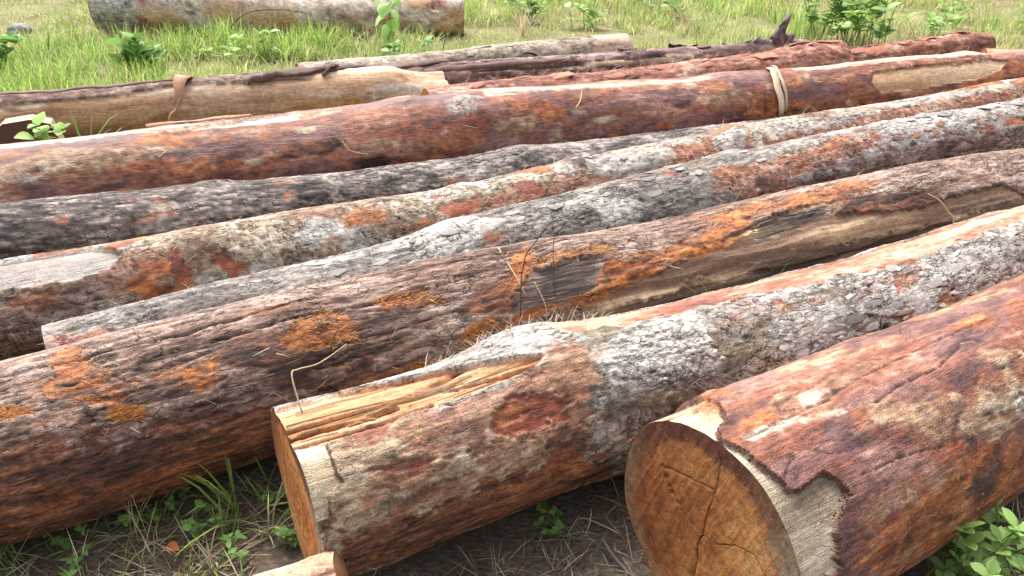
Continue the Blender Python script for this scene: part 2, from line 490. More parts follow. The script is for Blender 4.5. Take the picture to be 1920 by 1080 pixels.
PATCHES = {
 'A': [
  ('orangered', 0, 0.04, [(0.018,79.5),(0.108,54.0),(0.289,49.5),(0.722,61.5),(0.777,114.8),(0.307,114.8)]),
  ('sap', 0.014, 0.004, [(-0.3,-140),(0.04,-140),(0.068,-44),(0.048,-22.5),(0.011,-9.0),(-0.033,-4.5),(-0.055,1.5),(-0.039,10.5),(-0.036,17.2),(-0.028,24.0),(-0.015,31.5),(-0.015,35.2),(0.01,36.8),(0.045,35.2),(0.081,33.8),(0.103,39.0),(0.111,45.8),(0.07,52.5),(0.051,57.0),(0.045,62.2),(0.029,67.5),(0.051,72.8),(0.008,73.5),(-0.02,92),(-0.03,150),(-0.3,150)]),
  ('stain', 0, 0.012, [(0.472,64.5),(0.578,69.8),(0.569,87.8),(0.509,90.0),(0.45,76.5)]),
  ('stain', 0, 0.01, [(0.51,39.8),(0.501,43.5),(0.495,48.0),(0.479,45.0),(0.463,44.2),(0.463,39.8),(0.469,35.2),(0.482,33.8),(0.499,32.2),(0.509,35.2)]),
  ('tan', -0.002, 0.015, [(0.37,23.2),(0.359,25.5),(0.335,27.0),(0.305,27.8),(0.288,25.5),(0.277,22.5),(0.304,19.5),(0.33,16.5),(0.362,17.2),(0.37,20.2)]),
  ('tan', -0.002, 0.02, [(0.495,37.5),(0.458,40.5),(0.431,44.2),(0.387,41.2),(0.356,39.0),(0.354,36.0),(0.348,31.5),(0.398,30.0),(0.444,30.8),(0.49,33.0)]),
  ('tan', -0.002, 0.03, [(0.742,46.5),(0.741,52.5),(0.662,54.8),(0.572,51.8),(0.531,47.2),(0.485,43.5),(0.517,39.0),(0.591,39.0),(0.673,36.8),(0.716,42.0)]),
  ('lichen', -0.003, 0.01, [(0.757,51.8),(0.744,55.5),(0.712,54.8),(0.681,54.0),(0.674,49.5),(0.681,46.5),(0.693,42.8),(0.722,44.2),(0.746,45.0),(0.766,48.0)]),
  ('tan', 0, 0.03, [(0.367,60.0),(0.373,63.8),(0.296,66.0),(0.18,65.2),(0.117,61.5),(0.09,58.5),(0.095,56.2),(0.165,53.2),(0.283,54.0),(0.371,57.0)]),
  ('pale', 0.002, 0.008, [(0.108,9.0),(0.097,9.8),(0.06,9.8),(0.026,9.0),(-0.003,8.2),(-0.012,6.8),(0.004,6.0),(0.034,5.2),(0.067,6.8),(0.087,7.5)]),
  ('pale', 0.002, 0.008, [(0.236,13.5),(0.221,14.3),(0.191,14.3),(0.161,13.5),(0.15,12.0),(0.135,11.2),(0.144,10.5),(0.169,10.5),(0.199,11.2),(0.215,12.0)]),
  ('pale', 0.002, 0.006, [(0.261,1.5),(0.245,2.2),(0.229,2.2),(0.204,3.0),(0.188,1.5),(0.195,-0.8),(0.204,-2.2),(0.226,-2.2),(0.251,-2.2),(0.266,-0.8)]),
  ('orangered', 0, 0.02, [(0.285,74.2),(0.299,82.5),(0.251,87.0),(0.18,84.8),(0.124,78.0),(0.103,72.0),(0.089,66.0),(0.122,60.8),(0.191,63.0),(0.232,68.2)]),
  ('orangered', 0, 0.01, [(0.493,52.5),(0.474,53.2),(0.453,52.5),(0.43,51.8),(0.414,50.3),(0.411,48.8),(0.417,47.2),(0.438,48.0),(0.461,48.8),(0.487,50.3)]),
  ('orangered', 0, 0.015, [(0.258,23.2),(0.234,26.3),(0.225,25.5),(0.221,24.8),(0.223,23.2),(0.239,20.2),(0.262,18.0),(0.274,18.0),(0.28,18.8),(0.278,20.2)]),
  ('sapbright', 0.013, 0.003, [(-0.052,-33.8),(0.005,-33.0),(0.038,-21.0),(0.007,-9.0),(-0.033,-5.2),(-0.052,0.0),(-0.071,-4.5),(-0.085,-14.3)]),
  ('orangered', -0.006, 0.01, [(-0.012,-28.5),(0.113,-45.0),(0.131,-22.5),(0.095,-18.0),(0.005,-21.8)]),
 ],
 'B': [
  ('smooth', 0, 0.02, [(-0.074,19.5),(-0.034,24.8),(0.154,21.8),(0.394,17.2),(0.563,17.2),(0.712,3.7),(0.697,33.0),(0.636,51.0),(0.665,67.5),(0.643,88.5),(0.822,132.8),(0.648,133.5),(0.076,133.5),(-0.074,107.3)]),
  ('redwood', 0.004, 0.012, [(0.7,-33.0),(1.01,-33.8),(1.629,-34.5),(2.752,-33.8),(2.537,8.2),(1.908,11.2),(1.487,2.2),(1.199,-1.5),(0.932,-4.5),(0.687,0.8)]),
  ('lichen', -0.004, 0.03, [(0.739,6.8),(0.92,0.0),(1.081,6.0),(1.172,26.3),(1.027,51.0),(0.851,54.8),(0.739,43.5)]),
  ('orangered', 0.006, 0.008, [(1.896,33.0),(1.864,36.0),(1.837,37.5),(1.793,39.0),(1.774,34.5),(1.778,30.8),(1.793,26.3),(1.83,24.8),(1.862,26.3),(1.891,28.5)]),
  ('orangered', 0.01, 0.006, [(1.8,62.2),(1.788,66.0),(1.766,70.5),(1.737,65.2),(1.712,61.5),(1.7,55.5),(1.725,51.0),(1.756,49.5),(1.781,53.2),(1.798,57.0)]),
  ('orangered', 0.008, 0.006, [(2.018,57.7),(2.011,64.5),(1.977,65.2),(1.945,63.0),(1.915,58.5),(1.925,51.8),(1.94,45.8),(1.977,45.8),(2.001,48.0),(2.023,51.8)]),
  ('orangered', 0.005, 0.006, [(1.414,30.8),(1.387,30.0),(1.363,27.8),(1.345,23.2),(1.331,17.2),(1.338,12.0),(1.36,10.5),(1.387,12.8),(1.394,20.2),(1.409,24.8)]),
  ('wood', 0.016, 0.005, [(-0.1,-30),(0.1,-27),(0.25,-18),(0.4,-6),(0.52,4),(0.6,12),(0.57,17.5),(0.43,22),(0.33,23),(0.24,22.5),(0.15,25),(0.06,26),(-0.1,27)]),
  ('sapbright', 0.01, 0.006, [(-0.069,15.8),(-0.005,23.2),(0.044,25.5),(0.046,39.8),(0.056,51.8),(0.022,56.2),(-0.0,75.8),(-0.015,96.8),(-0.13,81.8)]),
  ('redsmooth', 0.008, 0.008, [(0.391,44.2),(0.474,34.5),(0.57,36.8),(0.607,43.5),(0.585,55.5),(0.499,57.7),(0.401,57.0)]),
  ('wood', 0.003, 0.01, [(0.504,42.8),(0.489,45.0),(0.472,48.0),(0.435,48.0),(0.416,45.8),(0.408,43.5),(0.408,40.5),(0.435,38.2),(0.467,39.8),(0.494,39.8)]),
  ('pale', 0.003, 0.004, [(0.382,39.8),(0.411,41.2),(0.406,54.0),(0.379,54.0)]),
  ('tan', -0.006, 0.012, [(0.335,59.3),(0.328,64.5),(0.298,66.8),(0.267,67.5),(0.249,62.2),(0.235,58.5),(0.249,55.5),(0.267,52.5),(0.293,52.5),(0.328,54.0)]),
  ('tan', -0.004, 0.02, [(0.21,42.8),(0.203,46.5),(0.171,48.8),(0.137,47.2),(0.107,45.8),(0.105,42.8),(0.11,39.0),(0.137,38.2),(0.166,37.5),(0.188,39.8)]),
  ('tan', -0.004, 0.02, [(0.514,69.8),(0.521,75.8),(0.474,81.0),(0.406,78.8),(0.337,75.8),(0.315,68.2),(0.345,62.2),(0.401,60.8),(0.462,59.3),(0.514,63.8)]),
  ('stain', 0, 0.015, [(0.66,76.5),(0.66,84.0),(0.633,84.8),(0.611,84.8),(0.582,82.5),(0.577,75.8),(0.575,69.0),(0.594,66.0),(0.624,65.2),(0.648,69.0)]),
  ('redsmooth', 0.004, 0.01, [(0.624,88.5),(0.629,93.8),(0.599,97.5),(0.56,99.8),(0.528,94.5),(0.514,90.0),(0.504,84.8),(0.531,80.2),(0.577,80.2),(0.614,83.2)]),
  ('redsmooth', 0.003, 0.01, [(0.254,54.0),(0.242,58.5),(0.196,60.0),(0.156,60.0),(0.125,57.0),(0.12,54.0),(0.127,50.3),(0.149,46.5),(0.191,48.8),(0.227,50.3)]),
  ('redsmooth', 0.003, 0.01, [(0.186,28.5),(0.176,31.5),(0.156,33.8),(0.132,34.5),(0.117,31.5),(0.107,28.5),(0.112,24.8),(0.134,22.5),(0.156,24.0),(0.171,25.5)]),
  ('moss', -0.002, 0.02, [(0.259,70.5),(0.227,73.5),(0.196,75.0),(0.154,75.0),(0.105,73.5),(0.081,69.0),(0.117,65.2),(0.144,62.2),(0.196,63.8),(0.235,66.0)]),
  ('redbrown', 0, 0.03, [(-0.017,74.2),(0.215,84.0),(0.482,84.8),(0.704,90.0),(0.797,119.3),(0.514,133.5),(0.222,125.2),(0.019,123.8)]),
 ],
 'C': [
  ('orange', 0.007, 0.014, [(0.258,27.8),(0.288,18.0),(0.309,-8.2),(0.349,-13.5),(0.41,19.5),(0.495,36.0),(0.573,31.5),(0.675,34.5),(0.651,54.0),(0.607,56.2),(0.573,41.2),(0.488,39.0),(0.455,51.0),(0.393,46.5),(0.332,36.8)]),
  ('orange', 0.005, 0.01, [(0.471,55.5),(0.465,57.0),(0.455,58.5),(0.427,56.2),(0.414,54.0),(0.407,52.5),(0.41,50.3),(0.431,50.3),(0.451,51.8),(0.478,54.0)]),
  ('orange', 0.005, 0.01, [(0.251,37.5),(0.23,37.5),(0.217,38.2),(0.19,36.8),(0.169,34.5),(0.166,33.0),(0.18,32.2),(0.193,31.5),(0.217,33.0),(0.244,35.2)]),
  ('orange', 0.008, 0.012, [(0.828,37.5),(0.886,26.3),(0.947,22.5),(1.015,32.2),(1.021,48.8),(0.943,50.3),(0.865,44.2)]),
  ('orange', 0.004, 0.014, [(1.083,18.0),(1.245,24.8),(1.29,35.2),(1.116,29.2)]),
  ('orange', 0.004, 0.012, [(1.408,59.3),(1.402,62.2),(1.388,66.0),(1.351,68.2),(1.327,66.8),(1.303,66.0),(1.327,61.5),(1.341,58.5),(1.374,57.0),(1.402,57.0)]),
  ('greywood', 0.0079, 0.012, [(1.456,63.8),(1.483,46.5),(1.554,28.5),(1.612,21.8),(1.843,19.5),(1.836,31.5),(1.765,52.5),(1.646,59.3),(1.534,63.0)]),
  ('orange', 0.01, 0.01, [(1.466,33.8),(1.561,5.2),(1.615,0.8),(1.595,21.0),(1.534,35.2),(1.466,45.0)]),
  ('orange', 0.008, 0.01, [(1.605,15.8),(1.87,15.8),(1.877,21.8),(1.609,23.2)]),
  ('streakwood', 0.014, 0.012, [(1.727,72.8),(1.758,56.2),(2.033,46.5),(2.345,32.2),(2.488,22.5),(2.675,17.2),(2.8,25.5),(2.793,36.8),(3.119,49.5),(3.696,42.0),(3.822,68.2),(3.33,78.0),(2.566,81.8),(2.108,84.0),(1.524,83.2),(1.453,78.8)]),
  ('greywood', 0.006, 0.012, [(2.386,34.5),(2.484,23.2),(2.661,21.0),(2.79,25.5),(2.773,35.2),(2.61,40.5),(2.413,42.0)]),
  ('orange', 0.006, 0.01, [(1.748,54.0),(1.829,30.0),(2.067,28.5),(2.318,15.8),(2.226,-3.0),(2.505,-6.8),(2.919,-7.5),(3.146,-7.5),(3.075,17.2),(2.797,27.0),(2.692,19.5),(2.471,19.5),(2.345,36.8),(2.237,46.5),(2.04,42.8),(1.999,54.8),(1.836,57.7)]),
  ('orange', 0.012, 0.008, [(1.31,68.2),(1.378,56.2),(1.466,59.3),(1.649,55.5),(1.846,56.2),(1.84,63.0),(1.677,65.2),(1.605,63.8),(1.459,68.2),(1.405,75.0),(1.32,73.5)]),
  ('darkwood', 0.008, 0.014, [(1.402,79.5),(1.531,68.2),(1.985,66.8),(2.339,62.2),(2.821,68.2),(3.394,66.8),(3.832,57.7),(3.859,102.0),(3.153,114.0),(1.972,141.8),(1.456,141.8)]),
  ('redbrown', 0.002, 0.04, [(-0.068,46.5),(0.176,56.2),(0.451,63.8),(0.76,70.5),(1.042,69.8),(1.276,70.5),(1.351,80.2),(1.042,135.0),(0.726,142.5),(0.326,141.8),(-0.17,141.8)]),
  ('orangered', 0.002, 0.02, [(0.638,107.3),(0.577,108.0),(0.526,110.2),(0.441,107.3),(0.353,103.5),(0.376,100.5),(0.38,98.3),(0.431,96.8),(0.529,99.0),(0.614,102.8)]),
  ('orangered', 0.002, 0.02, [(0.319,102.0),(0.292,103.5),(0.261,104.2),(0.214,102.0),(0.166,100.5),(0.159,97.5),(0.159,95.2),(0.21,95.2),(0.261,97.5),(0.309,99.8)]),
  ('orangered', 0.002, 0.015, [(0.726,94.5),(0.726,97.5),(0.675,98.3),(0.628,98.3),(0.597,96.8),(0.57,94.5),(0.604,93.0),(0.634,92.2),(0.668,91.5),(0.723,92.2)]),
  ('orange', 0.004, 0.01, [(1.215,78.0),(1.208,81.0),(1.184,82.5),(1.167,83.2),(1.147,83.2),(1.137,81.0),(1.147,78.8),(1.157,75.8),(1.181,75.8),(1.195,76.5)]),
  ('orangered', 0.004, 0.015, [(1.354,69.0),(1.347,72.0),(1.313,75.0),(1.276,75.8),(1.252,74.2),(1.232,73.5),(1.235,70.5),(1.273,69.0),(1.307,66.8),(1.337,67.5)]),
 ],
 'D': [
  ('reddish', 0, 0.02, [(0.013,12.0),(0.166,30.0),(0.468,43.5),(0.492,53.2),(0.226,51.8),(0.0,42.8)]),
  ('orangered', 0.003, 0.006, [(1.507,45.0),(1.499,50.3),(1.467,51.0),(1.439,49.5),(1.411,44.2),(1.415,37.5),(1.431,33.8),(1.455,29.2),(1.479,34.5),(1.503,38.2)]),
  ('reddish', 0.003, 0.03, [(2.498,27.8),(2.788,18.8),(3.489,9.8),(3.711,35.2),(3.381,50.3),(2.958,67.5),(2.587,70.5),(2.482,54.0)]),
  ('orangered', 0.004, 0.008, [(3.062,42.8),(3.046,51.0),(2.994,56.2),(2.933,54.8),(2.909,48.0),(2.889,41.2),(2.905,31.5),(2.966,26.3),(3.022,27.8),(3.058,33.8)]),
  ('orangered', 0.004, 0.01, [(2.776,35.2),(2.724,41.2),(2.655,43.5),(2.587,43.5),(2.526,39.8),(2.502,33.0),(2.526,24.0),(2.611,20.2),(2.696,21.0),(2.744,27.8)]),
  ('orangered', 0.004, 0.01, [(3.356,26.3),(3.316,32.2),(3.256,38.2),(3.167,36.0),(3.107,32.2),(3.094,24.8),(3.151,18.0),(3.219,14.3),(3.3,12.8),(3.348,18.8)]),
  ('orangered', 0.004, 0.008, [(4.678,45.8),(4.625,50.3),(4.569,52.5),(4.505,52.5),(4.428,49.5),(4.444,42.0),(4.476,34.5),(4.549,29.2),(4.609,34.5),(4.637,39.8)]),
  ('brown', 0.002, 0.03, [(2.953,71.2),(3.671,52.5),(4.67,45.0),(4.67,103.5),(3.658,89.2),(2.958,87.8)]),
  ('stain', 0.004, 0.012, [(2.825,74.2),(2.792,75.0),(2.752,72.0),(2.72,63.0),(2.692,53.2),(2.708,47.2),(2.736,45.0),(2.768,51.0),(2.8,56.2),(2.833,66.8)]),
  ('lichen', -0.005, 0.01, [(3.481,12.0),(3.691,-23.2),(4.186,-21.8),(4.911,-18.0),(4.718,24.0),(4.122,33.0),(3.667,36.8)]),
 ],
 'E': [
  ('greycut', 0.02, 0.0015, [(-0.053,-21.0),(0.235,-21.0),(0.334,-21.0),(0.495,-21.0),(0.603,20.2),(0.551,39.0),(0.443,45.8),(0.23,40.5),(-0.053,25.5)]),
  ('brown', 0, 0.02, [(-0.053,25.5),(0.226,42.0),(0.504,48.8),(0.532,77.2),(0.438,97.5),(0.188,101.2),(-0.09,98.3)]),
  ('orangered', 0, 0.015, [(0.377,61.5),(0.381,69.0),(0.329,72.0),(0.282,71.2),(0.235,69.0),(0.23,61.5),(0.23,54.0),(0.282,50.3),(0.334,51.0),(0.381,54.0)]),
  ('redsmooth', 0.008, 0.005, [(0.74,11.2),(0.768,29.2),(0.787,57.0),(0.815,87.0),(0.731,87.0),(0.74,53.2)]),
  ('redsmooth', 0.008, 0.006, [(0.844,33.8),(0.919,42.0),(0.995,72.0),(0.929,84.8),(0.867,66.0)]),
  ('orangered', 0.003, 0.01, [(0.707,51.8),(0.688,60.0),(0.655,61.5),(0.622,57.7),(0.608,50.3),(0.589,42.0),(0.608,35.2),(0.636,33.0),(0.664,36.0),(0.683,42.8)]),
  ('orange', 0.003, 0.012, [(1.547,30.8),(1.519,42.8),(1.462,45.8),(1.41,48.0),(1.358,45.0),(1.372,33.0),(1.382,22.5),(1.429,14.3),(1.49,7.5),(1.504,22.5)]),
  ('redsmooth', 0.006, 0.008, [(1.769,7.5),(1.783,29.2),(1.948,23.2),(1.938,54.0),(1.802,60.8),(1.759,46.5)]),
  ('reddish', 0.003, 0.02, [(1.938,41.2),(2.113,22.5),(2.368,27.0),(2.67,54.8),(2.925,42.8),(3.175,44.2),(3.156,66.8),(2.717,75.0),(2.165,73.5),(1.924,69.0)]),
  ('stain', 0, 0.01, [(2.575,15.0),(2.533,25.5),(2.472,24.8),(2.41,21.8),(2.41,6.8),(2.429,-13.5),(2.457,-21.0),(2.5,-21.0),(2.557,-20.2),(2.585,-4.5)]),
  ('redsmooth', 0.006, 0.008, [(2.236,49.5),(2.236,57.7),(2.193,51.0),(2.151,48.0),(2.127,38.2),(2.127,29.2),(2.155,25.5),(2.189,29.2),(2.226,36.0),(2.24,44.2)]),
  ('lichen', -0.006, 0.012, [(2.49,11.2),(2.75,5.2),(2.948,20.2),(2.887,49.5),(2.618,51.0),(2.49,37.5)]),
  ('reddish', 0.003, 0.01, [(2.962,13.5),(3.222,19.5),(3.179,54.8),(2.943,53.2)]),
  ('lichen', -0.004, 0.012, [(3.425,33.0),(3.392,48.0),(3.312,51.8),(3.245,50.3),(3.203,43.5),(3.17,33.0),(3.212,17.2),(3.302,7.5),(3.368,9.0),(3.415,18.0)]),
  ('orangered', 0.003, 0.01, [(3.434,43.5),(3.425,58.5),(3.396,63.8),(3.363,65.2),(3.359,51.8),(3.359,42.0),(3.382,27.8),(3.425,16.5),(3.448,20.2),(3.448,31.5)]),
  ('reddish', 0.003, 0.02, [(3.462,35.2),(4.383,18.8),(5.057,19.5),(5.69,27.0),(5.609,64.5),(4.958,68.2),(4.26,58.5),(3.491,68.2)]),
  ('lichen', -0.003, 0.015, [(3.547,12.8),(4.033,12.0),(4.35,15.8),(4.118,42.8),(3.585,45.8)]),
 ],
 'F': [
  ('orangered', 0.003, 0.01, [(0.847,28.5),(0.838,33.0),(0.819,36.0),(0.794,34.5),(0.775,30.8),(0.778,25.5),(0.778,19.5),(0.8,16.5),(0.822,20.2),(0.835,24.0)]),
  ('orangered', 0.003, 0.01, [(0.967,52.5),(0.967,55.5),(0.945,59.3),(0.914,60.0),(0.885,59.3),(0.889,54.8),(0.898,51.8),(0.92,50.3),(0.942,48.8),(0.974,48.8)]),
  ('orangered', 0.003, 0.01, [(0.487,42.0),(0.487,45.0),(0.475,47.2),(0.459,48.0),(0.44,47.2),(0.434,44.2),(0.443,40.5),(0.459,39.0),(0.475,36.0),(0.484,39.0)]),
  ('orangered', 0.003, 0.01, [(1.312,41.2),(1.312,45.8),(1.29,45.8),(1.274,46.5),(1.268,42.8),(1.264,39.0),(1.268,34.5),(1.283,30.8),(1.302,32.2),(1.312,36.8)]),
  ('lightbark', -0.002, 0.04, [(1.849,-18.0),(2.219,-19.5),(4.174,-18.0),(4.045,78.0),(2.136,59.3),(1.514,33.8)]),
 ],
 'G': [
  ('tan', -0.004, 0.015, [(-0.053,42.0),(0.303,33.0),(0.555,22.5),(0.893,30.0),(1.019,44.2),(0.763,45.0),(0.443,54.8),(-0.066,68.2)]),
  ('lichen', -0.006, 0.012, [(-0.062,59.3),(0.299,48.0),(0.488,42.0),(0.461,51.0),(0.29,57.0),(-0.075,76.5)]),
  ('orangered', 0, 0.015, [(-0.048,33.8),(0.308,16.5),(0.799,13.5),(0.835,26.3),(0.555,22.5),(0.303,31.5)]),
  ('pale', 0.004, 0.006, [(-0.062,-2.2),(0.299,-14.3),(0.7,-13.5),(1.2,3.0),(1.191,14.3),(0.7,5.2),(0.303,6.0),(-0.053,12.0)]),
  ('pale', 0.016, 0.005, [(0.844,3.0),(1.2,3.0),(1.519,-13.5),(1.722,-14.3),(1.695,11.2),(1.492,16.5),(1.168,15.0),(0.907,9.8)]),
  ('orangered', -0.004, 0.008, [(1.47,-13.5),(1.727,-14.3),(1.88,-14.3),(1.704,3.0),(1.497,13.5)]),
  ('lichen', -0.004, 0.01, [(2.191,18.0),(2.312,7.5),(2.389,22.5),(2.321,40.5),(2.177,43.5)]),
  ('tan', -0.005, 0.012, [(2.366,64.5),(2.443,54.0),(2.619,56.2),(2.628,70.5),(2.515,82.5),(2.398,82.5)]),
  ('tan', -0.003, 0.006, [(2.934,57.7),(2.916,61.5),(2.884,62.2),(2.857,61.5),(2.835,59.3),(2.83,55.5),(2.844,52.5),(2.866,50.3),(2.893,51.0),(2.92,53.2)]),
  ('tan', 0, 0.02, [(2.164,72.0),(2.105,77.2),(1.961,78.8),(1.821,76.5),(1.731,72.0),(1.659,67.5),(1.691,62.2),(1.835,63.0),(1.956,63.0),(2.064,66.0)]),
  ('orangered', 0, 0.02, [(2.393,81.8),(2.321,85.5),(2.254,89.2),(2.141,85.5),(2.051,78.0),(2.046,70.5),(2.055,63.0),(2.164,63.8),(2.249,67.5),(2.353,72.8)]),
  ('tan', -0.002, 0.02, [(4.019,52.5),(3.992,60.8),(3.88,62.2),(3.781,64.5),(3.682,60.0),(3.713,52.5),(3.74,47.2),(3.799,39.0),(3.92,38.2),(3.952,47.2)]),
  ('orangered', 0, 0.01, [(3.844,41.2),(3.826,45.8),(3.794,51.0),(3.754,48.8),(3.727,45.0),(3.722,37.5),(3.754,30.8),(3.794,29.2),(3.839,26.3),(3.844,34.5)]),
  ('pale', 0.004, 0.006, [(2.416,-3.7),(3.019,0.0),(3.799,4.5),(3.767,16.5),(2.988,15.8),(2.411,16.5)]),
  ('tansmooth', 0.012, 0.006, [(4.898,54.8),(4.961,34.5),(5.511,35.2),(5.988,25.5),(6.177,31.5),(6.074,53.2),(5.853,69.0),(5.267,78.0),(4.952,77.2)]),
  ('reddish', -0.002, 0.008, [(4.88,32.2),(5.254,26.3),(6.119,4.5),(6.029,29.2),(5.511,35.2),(4.961,34.5)]),
  ('pale', 0.002, 0.008, [(4.416,-8.2),(5.398,-14.3),(6.141,-12.8),(6.038,12.0),(5.299,12.0),(4.393,12.0)]),
  ('purple', 0, 0.03, [(1.709,51.0),(1.573,57.7),(1.366,57.7),(1.15,58.5),(1.055,49.5),(0.92,40.5),(1.033,34.5),(1.2,33.0),(1.371,35.2),(1.614,39.8)]),
  ('purple', 0, 0.03, [(3.7,48.8),(3.515,55.5),(3.371,62.2),(3.137,60.0),(2.934,56.2),(2.844,48.8),(3.006,41.2),(3.146,32.2),(3.416,30.8),(3.628,38.2)]),
  ('purple', 0, 0.03, [(4.668,58.5),(4.646,68.2),(4.447,73.5),(4.204,74.2),(4.06,65.2),(4.024,57.0),(4.074,48.8),(4.254,44.2),(4.47,41.2),(4.673,47.2)]),
 ],
 'H': [
  ('brown', -0.012, 0.008, [(-0.35,20.2),(0.389,-7.5),(1.433,-12.0),(1.82,-12.0),(2.118,-12.0),(2.323,-12.0),(2.391,-12.0),(2.109,21.8),(1.778,38.2),(1.433,27.8),(0.976,42.0),(0.403,42.0),(-0.35,47.2)]),
 ],
 'I': [
  ('pale', 0.004, 0.004, [(2.389,-11.2),(2.826,-8.2),(2.761,120.8),(2.272,97.5)]),
 ],
 'J': [
  ('greywood', 0.006, 0.006, [(0.778,32.2),(1.767,51.8),(2.64,42.8),(2.629,59.3),(1.762,66.8),(0.808,51.0)]),
  ('darkwood', 0.02, 0.004, [(0.955,72.0),(1.349,78.8),(1.349,86.2),(0.955,78.8)]),
  ('stain', 0, 0.01, [(2.787,27.8),(3.363,13.5),(3.48,39.0),(3.088,57.0),(2.814,53.2)]),
 ],
 'K': [
  ('pale', 0, 0.01, [(0.419,33.8),(0.377,40.5),(0.283,45.0),(0.163,43.5),(0.08,36.0),(0.035,26.3),(0.109,21.8),(0.176,14.3),(0.294,18.0),(0.355,25.5)]),
 ],
 'K2': [
 ],
 'L': [
  ('lichen', 0, 0.05, [(0.037,-6.8),(0.405,13.5),(0.464,96.8),(0.287,159.8),(-0.012,159.8)]),
  ('tansmooth', 0.002, 0.04, [(1.112,65.2),(1.898,67.5),(1.869,132.8),(0.989,111.8)]),
 ],
}

BEND = {
 'B': [(.67, .01), (1.3, -.01), (2.1, 0), (2.75, .012)],
 'C': [(0.2, -.019), (.77, .009), (1.5, .019), (2.2, -.002), (2.84, .012), (3.4, 0), (4.2, -.028)],
 'D': [(0, -.01), (1.06, -.01), (1.5, .018), (2.55, .022), (3.6, .012), (4.9, -.05)],
 'E': [(.65, .01), (1.2, 0), (1.9, -.02), (2.3, .003), (3.9, .018), (4.8, 0)],
 'F': [(.2, .015), (.8, 0), (1.55, -.02), (3.1, .006), (3.8, .016)],
 'G': [(.3, -.016), (.9, -.016), (1.7, .017), (2.4, .027), (3.05, .014), (5.4, 0), (6.5, -.035)],
 'H': [(.4, -.02), (1.4, 0), (3, 0)],
 'K': [(.16, .02), (1.34, -.03), (2.2, -.017), (3.7, .02)],
}

CHECKS = {   # open drying checks: width, depth, line along the log
 'A': [(.0022, .006, [(.319, 18), (.453, 14.3), (.567, 15), (.682, 9.8)]), (.0016, .004, [(.161, 42), (.274, 43.5), (.42, 48.8)]), (.0018, .004, [(-.023, 6.8), (.054, 6), (.152, 5.2), (.244, 6.8)]),
       (.002, .005, [(.256, 4.5), (.545, -.8), (.87, -.8)]), (.0018, .005, [(.70, 30), (.85, 27), (1.0, 29)])],
 'B': [(.0060, .022, [(-.02, 12), (.068, 13.5), (.164, 15), (.222, 12.8)]), (.0045, .016, [(.24, 7.5), (.428, 12.5), (.567, 17)]), (.004, .012, [(-.02, 21), (.15, 22), (.30, 19)])],
 'C': [(.004, .012, [(.15, 5), (.6, 9), (.95, 7)]), (.003, .010, [(.5, 22), (1.1, 24), (1.4, 20)]), (.003, .010, [(1.2, -2), (1.9, 3)])],
 'J': [(.008, .02, [(.9, 52), (1.5, 50), (2.4, 42)]), (.006, .015, [(1.0, 20), (2.2, 25)])],
}

# ------------------------------------------------------------------ skins: colour, relief (m) and roughness over a log's surface
# p = (u, y, z) in the log's own metres; v = arc length round the log
def S(p, su, sr, octv=3, seed=0, gain=0.55):
    return fbm(p * np.array([su, sr, sr], np.float32), octv, seed, gain)

def grit(p, seed, a=0.28):
    """fine speckle of bark, multiplies a colour"""
    g = S(p, 55, 120, 2, seed + 77, 0.7)
    g2 = S(p, 150, 170, 1, seed + 79)
    return (1 + a * g + a * 0.7 * g2)[:, None]

def sk_fissured(p, v, seed, cs, au=4.5, ar=34.0, deep=0.007, rough=0.82):
    w = S(p, 5, 9, 3, seed + 5)[:, None] * np.array([0.06, 0.016, 0.016], np.float32)
    q = p + w
    r1 = 1 - np.abs(S(q, au, ar, 3, seed, 0.6)) * 1.9
    r1b = 1 - np.abs(S(q, au * 2.3, ar * 2.2, 2, seed + 13, 0.6)) * 1.9
    r2 = S(q, au * 3, ar * 2.1, 3, seed + 3, 0.7)
    part = sst(-0.35, 0.35, S(p, 5, 9, 2, seed + 15))
    t = 0.47 + 0.50 * S(p, 2.2, 5, 3, seed + 9) + 0.75 * r2
    fis = sst(0.72, 0.98, r1) * part + 0.55 * sst(0.72, 0.98, r1b)
    fis = np.clip(fis, 0, 1)
    c = ramp(t, *cs) * grit(p, seed)
    h = deep * (0.32 * r2 - fis * 0.8)
    c = c * (1 - 0.58 * fis[:, None])
    return c, h, np.full(len(p), rough, np.float32)

def sk_plated(p, v, seed, cs, du=16.0, dv=27.0, deep=0.007, red=0.25):
    wx = S(p, 12, 18, 3, seed + 2, 0.65)
    wy = S(p, 15, 21, 3, seed + 4, 0.65)
    f1, f2, cid, ox, oy = worley(p[:, 0] * du + wx * 0.8, v * dv + wy * 0.8, seed)
    g1, g2, gid, _, _ = worley(p[:, 0] * du * 2.6 + wx * 1.6, v * dv * 2.6 + wy * 1.6, seed + 3)
    part = sst(-0.45, 0.30, S(p, 7, 12, 3, seed + 17))
    crack = (1 - sst(0.01, 0.10, f2 - f1)) * part
    crack2 = (1 - sst(0.01, 0.13, g2 - g1)) * 0.6 * sst(-0.1, 0.4, S(p, 9, 14, 2, seed + 18))
    cr = np.maximum(crack, crack2)
    fine = S(p, 50, 70, 3, seed + 7, 0.7)
    t = 0.50 + 0.12 * cid + 0.12 * gid + 0.55 * fine + 0.50 * S(p, 2.5, 7, 3, seed + 6)
    c = ramp(t, *cs) * grit(p, seed, 0.22)
    rd = sst(0.15, 0.65, S(p, 4, 10, 4, seed + 11, 0.65) + red - 0.25)[:, None] * 0.75
    c = c * (1 - rd) + np.array([0.33, 0.165, 0.11], np.float32) * (0.7 + 0.5 * t[:, None]) * rd
    c = c * (1 - 0.8 * cr[:, None])
    h = deep * (0.22 * cid * part + 0.10 * gid - 0.75 * cr + 0.45 * oy * part + 0.22 * fine)
    return c, h, np.full(len(p), 0.85, np.float32)

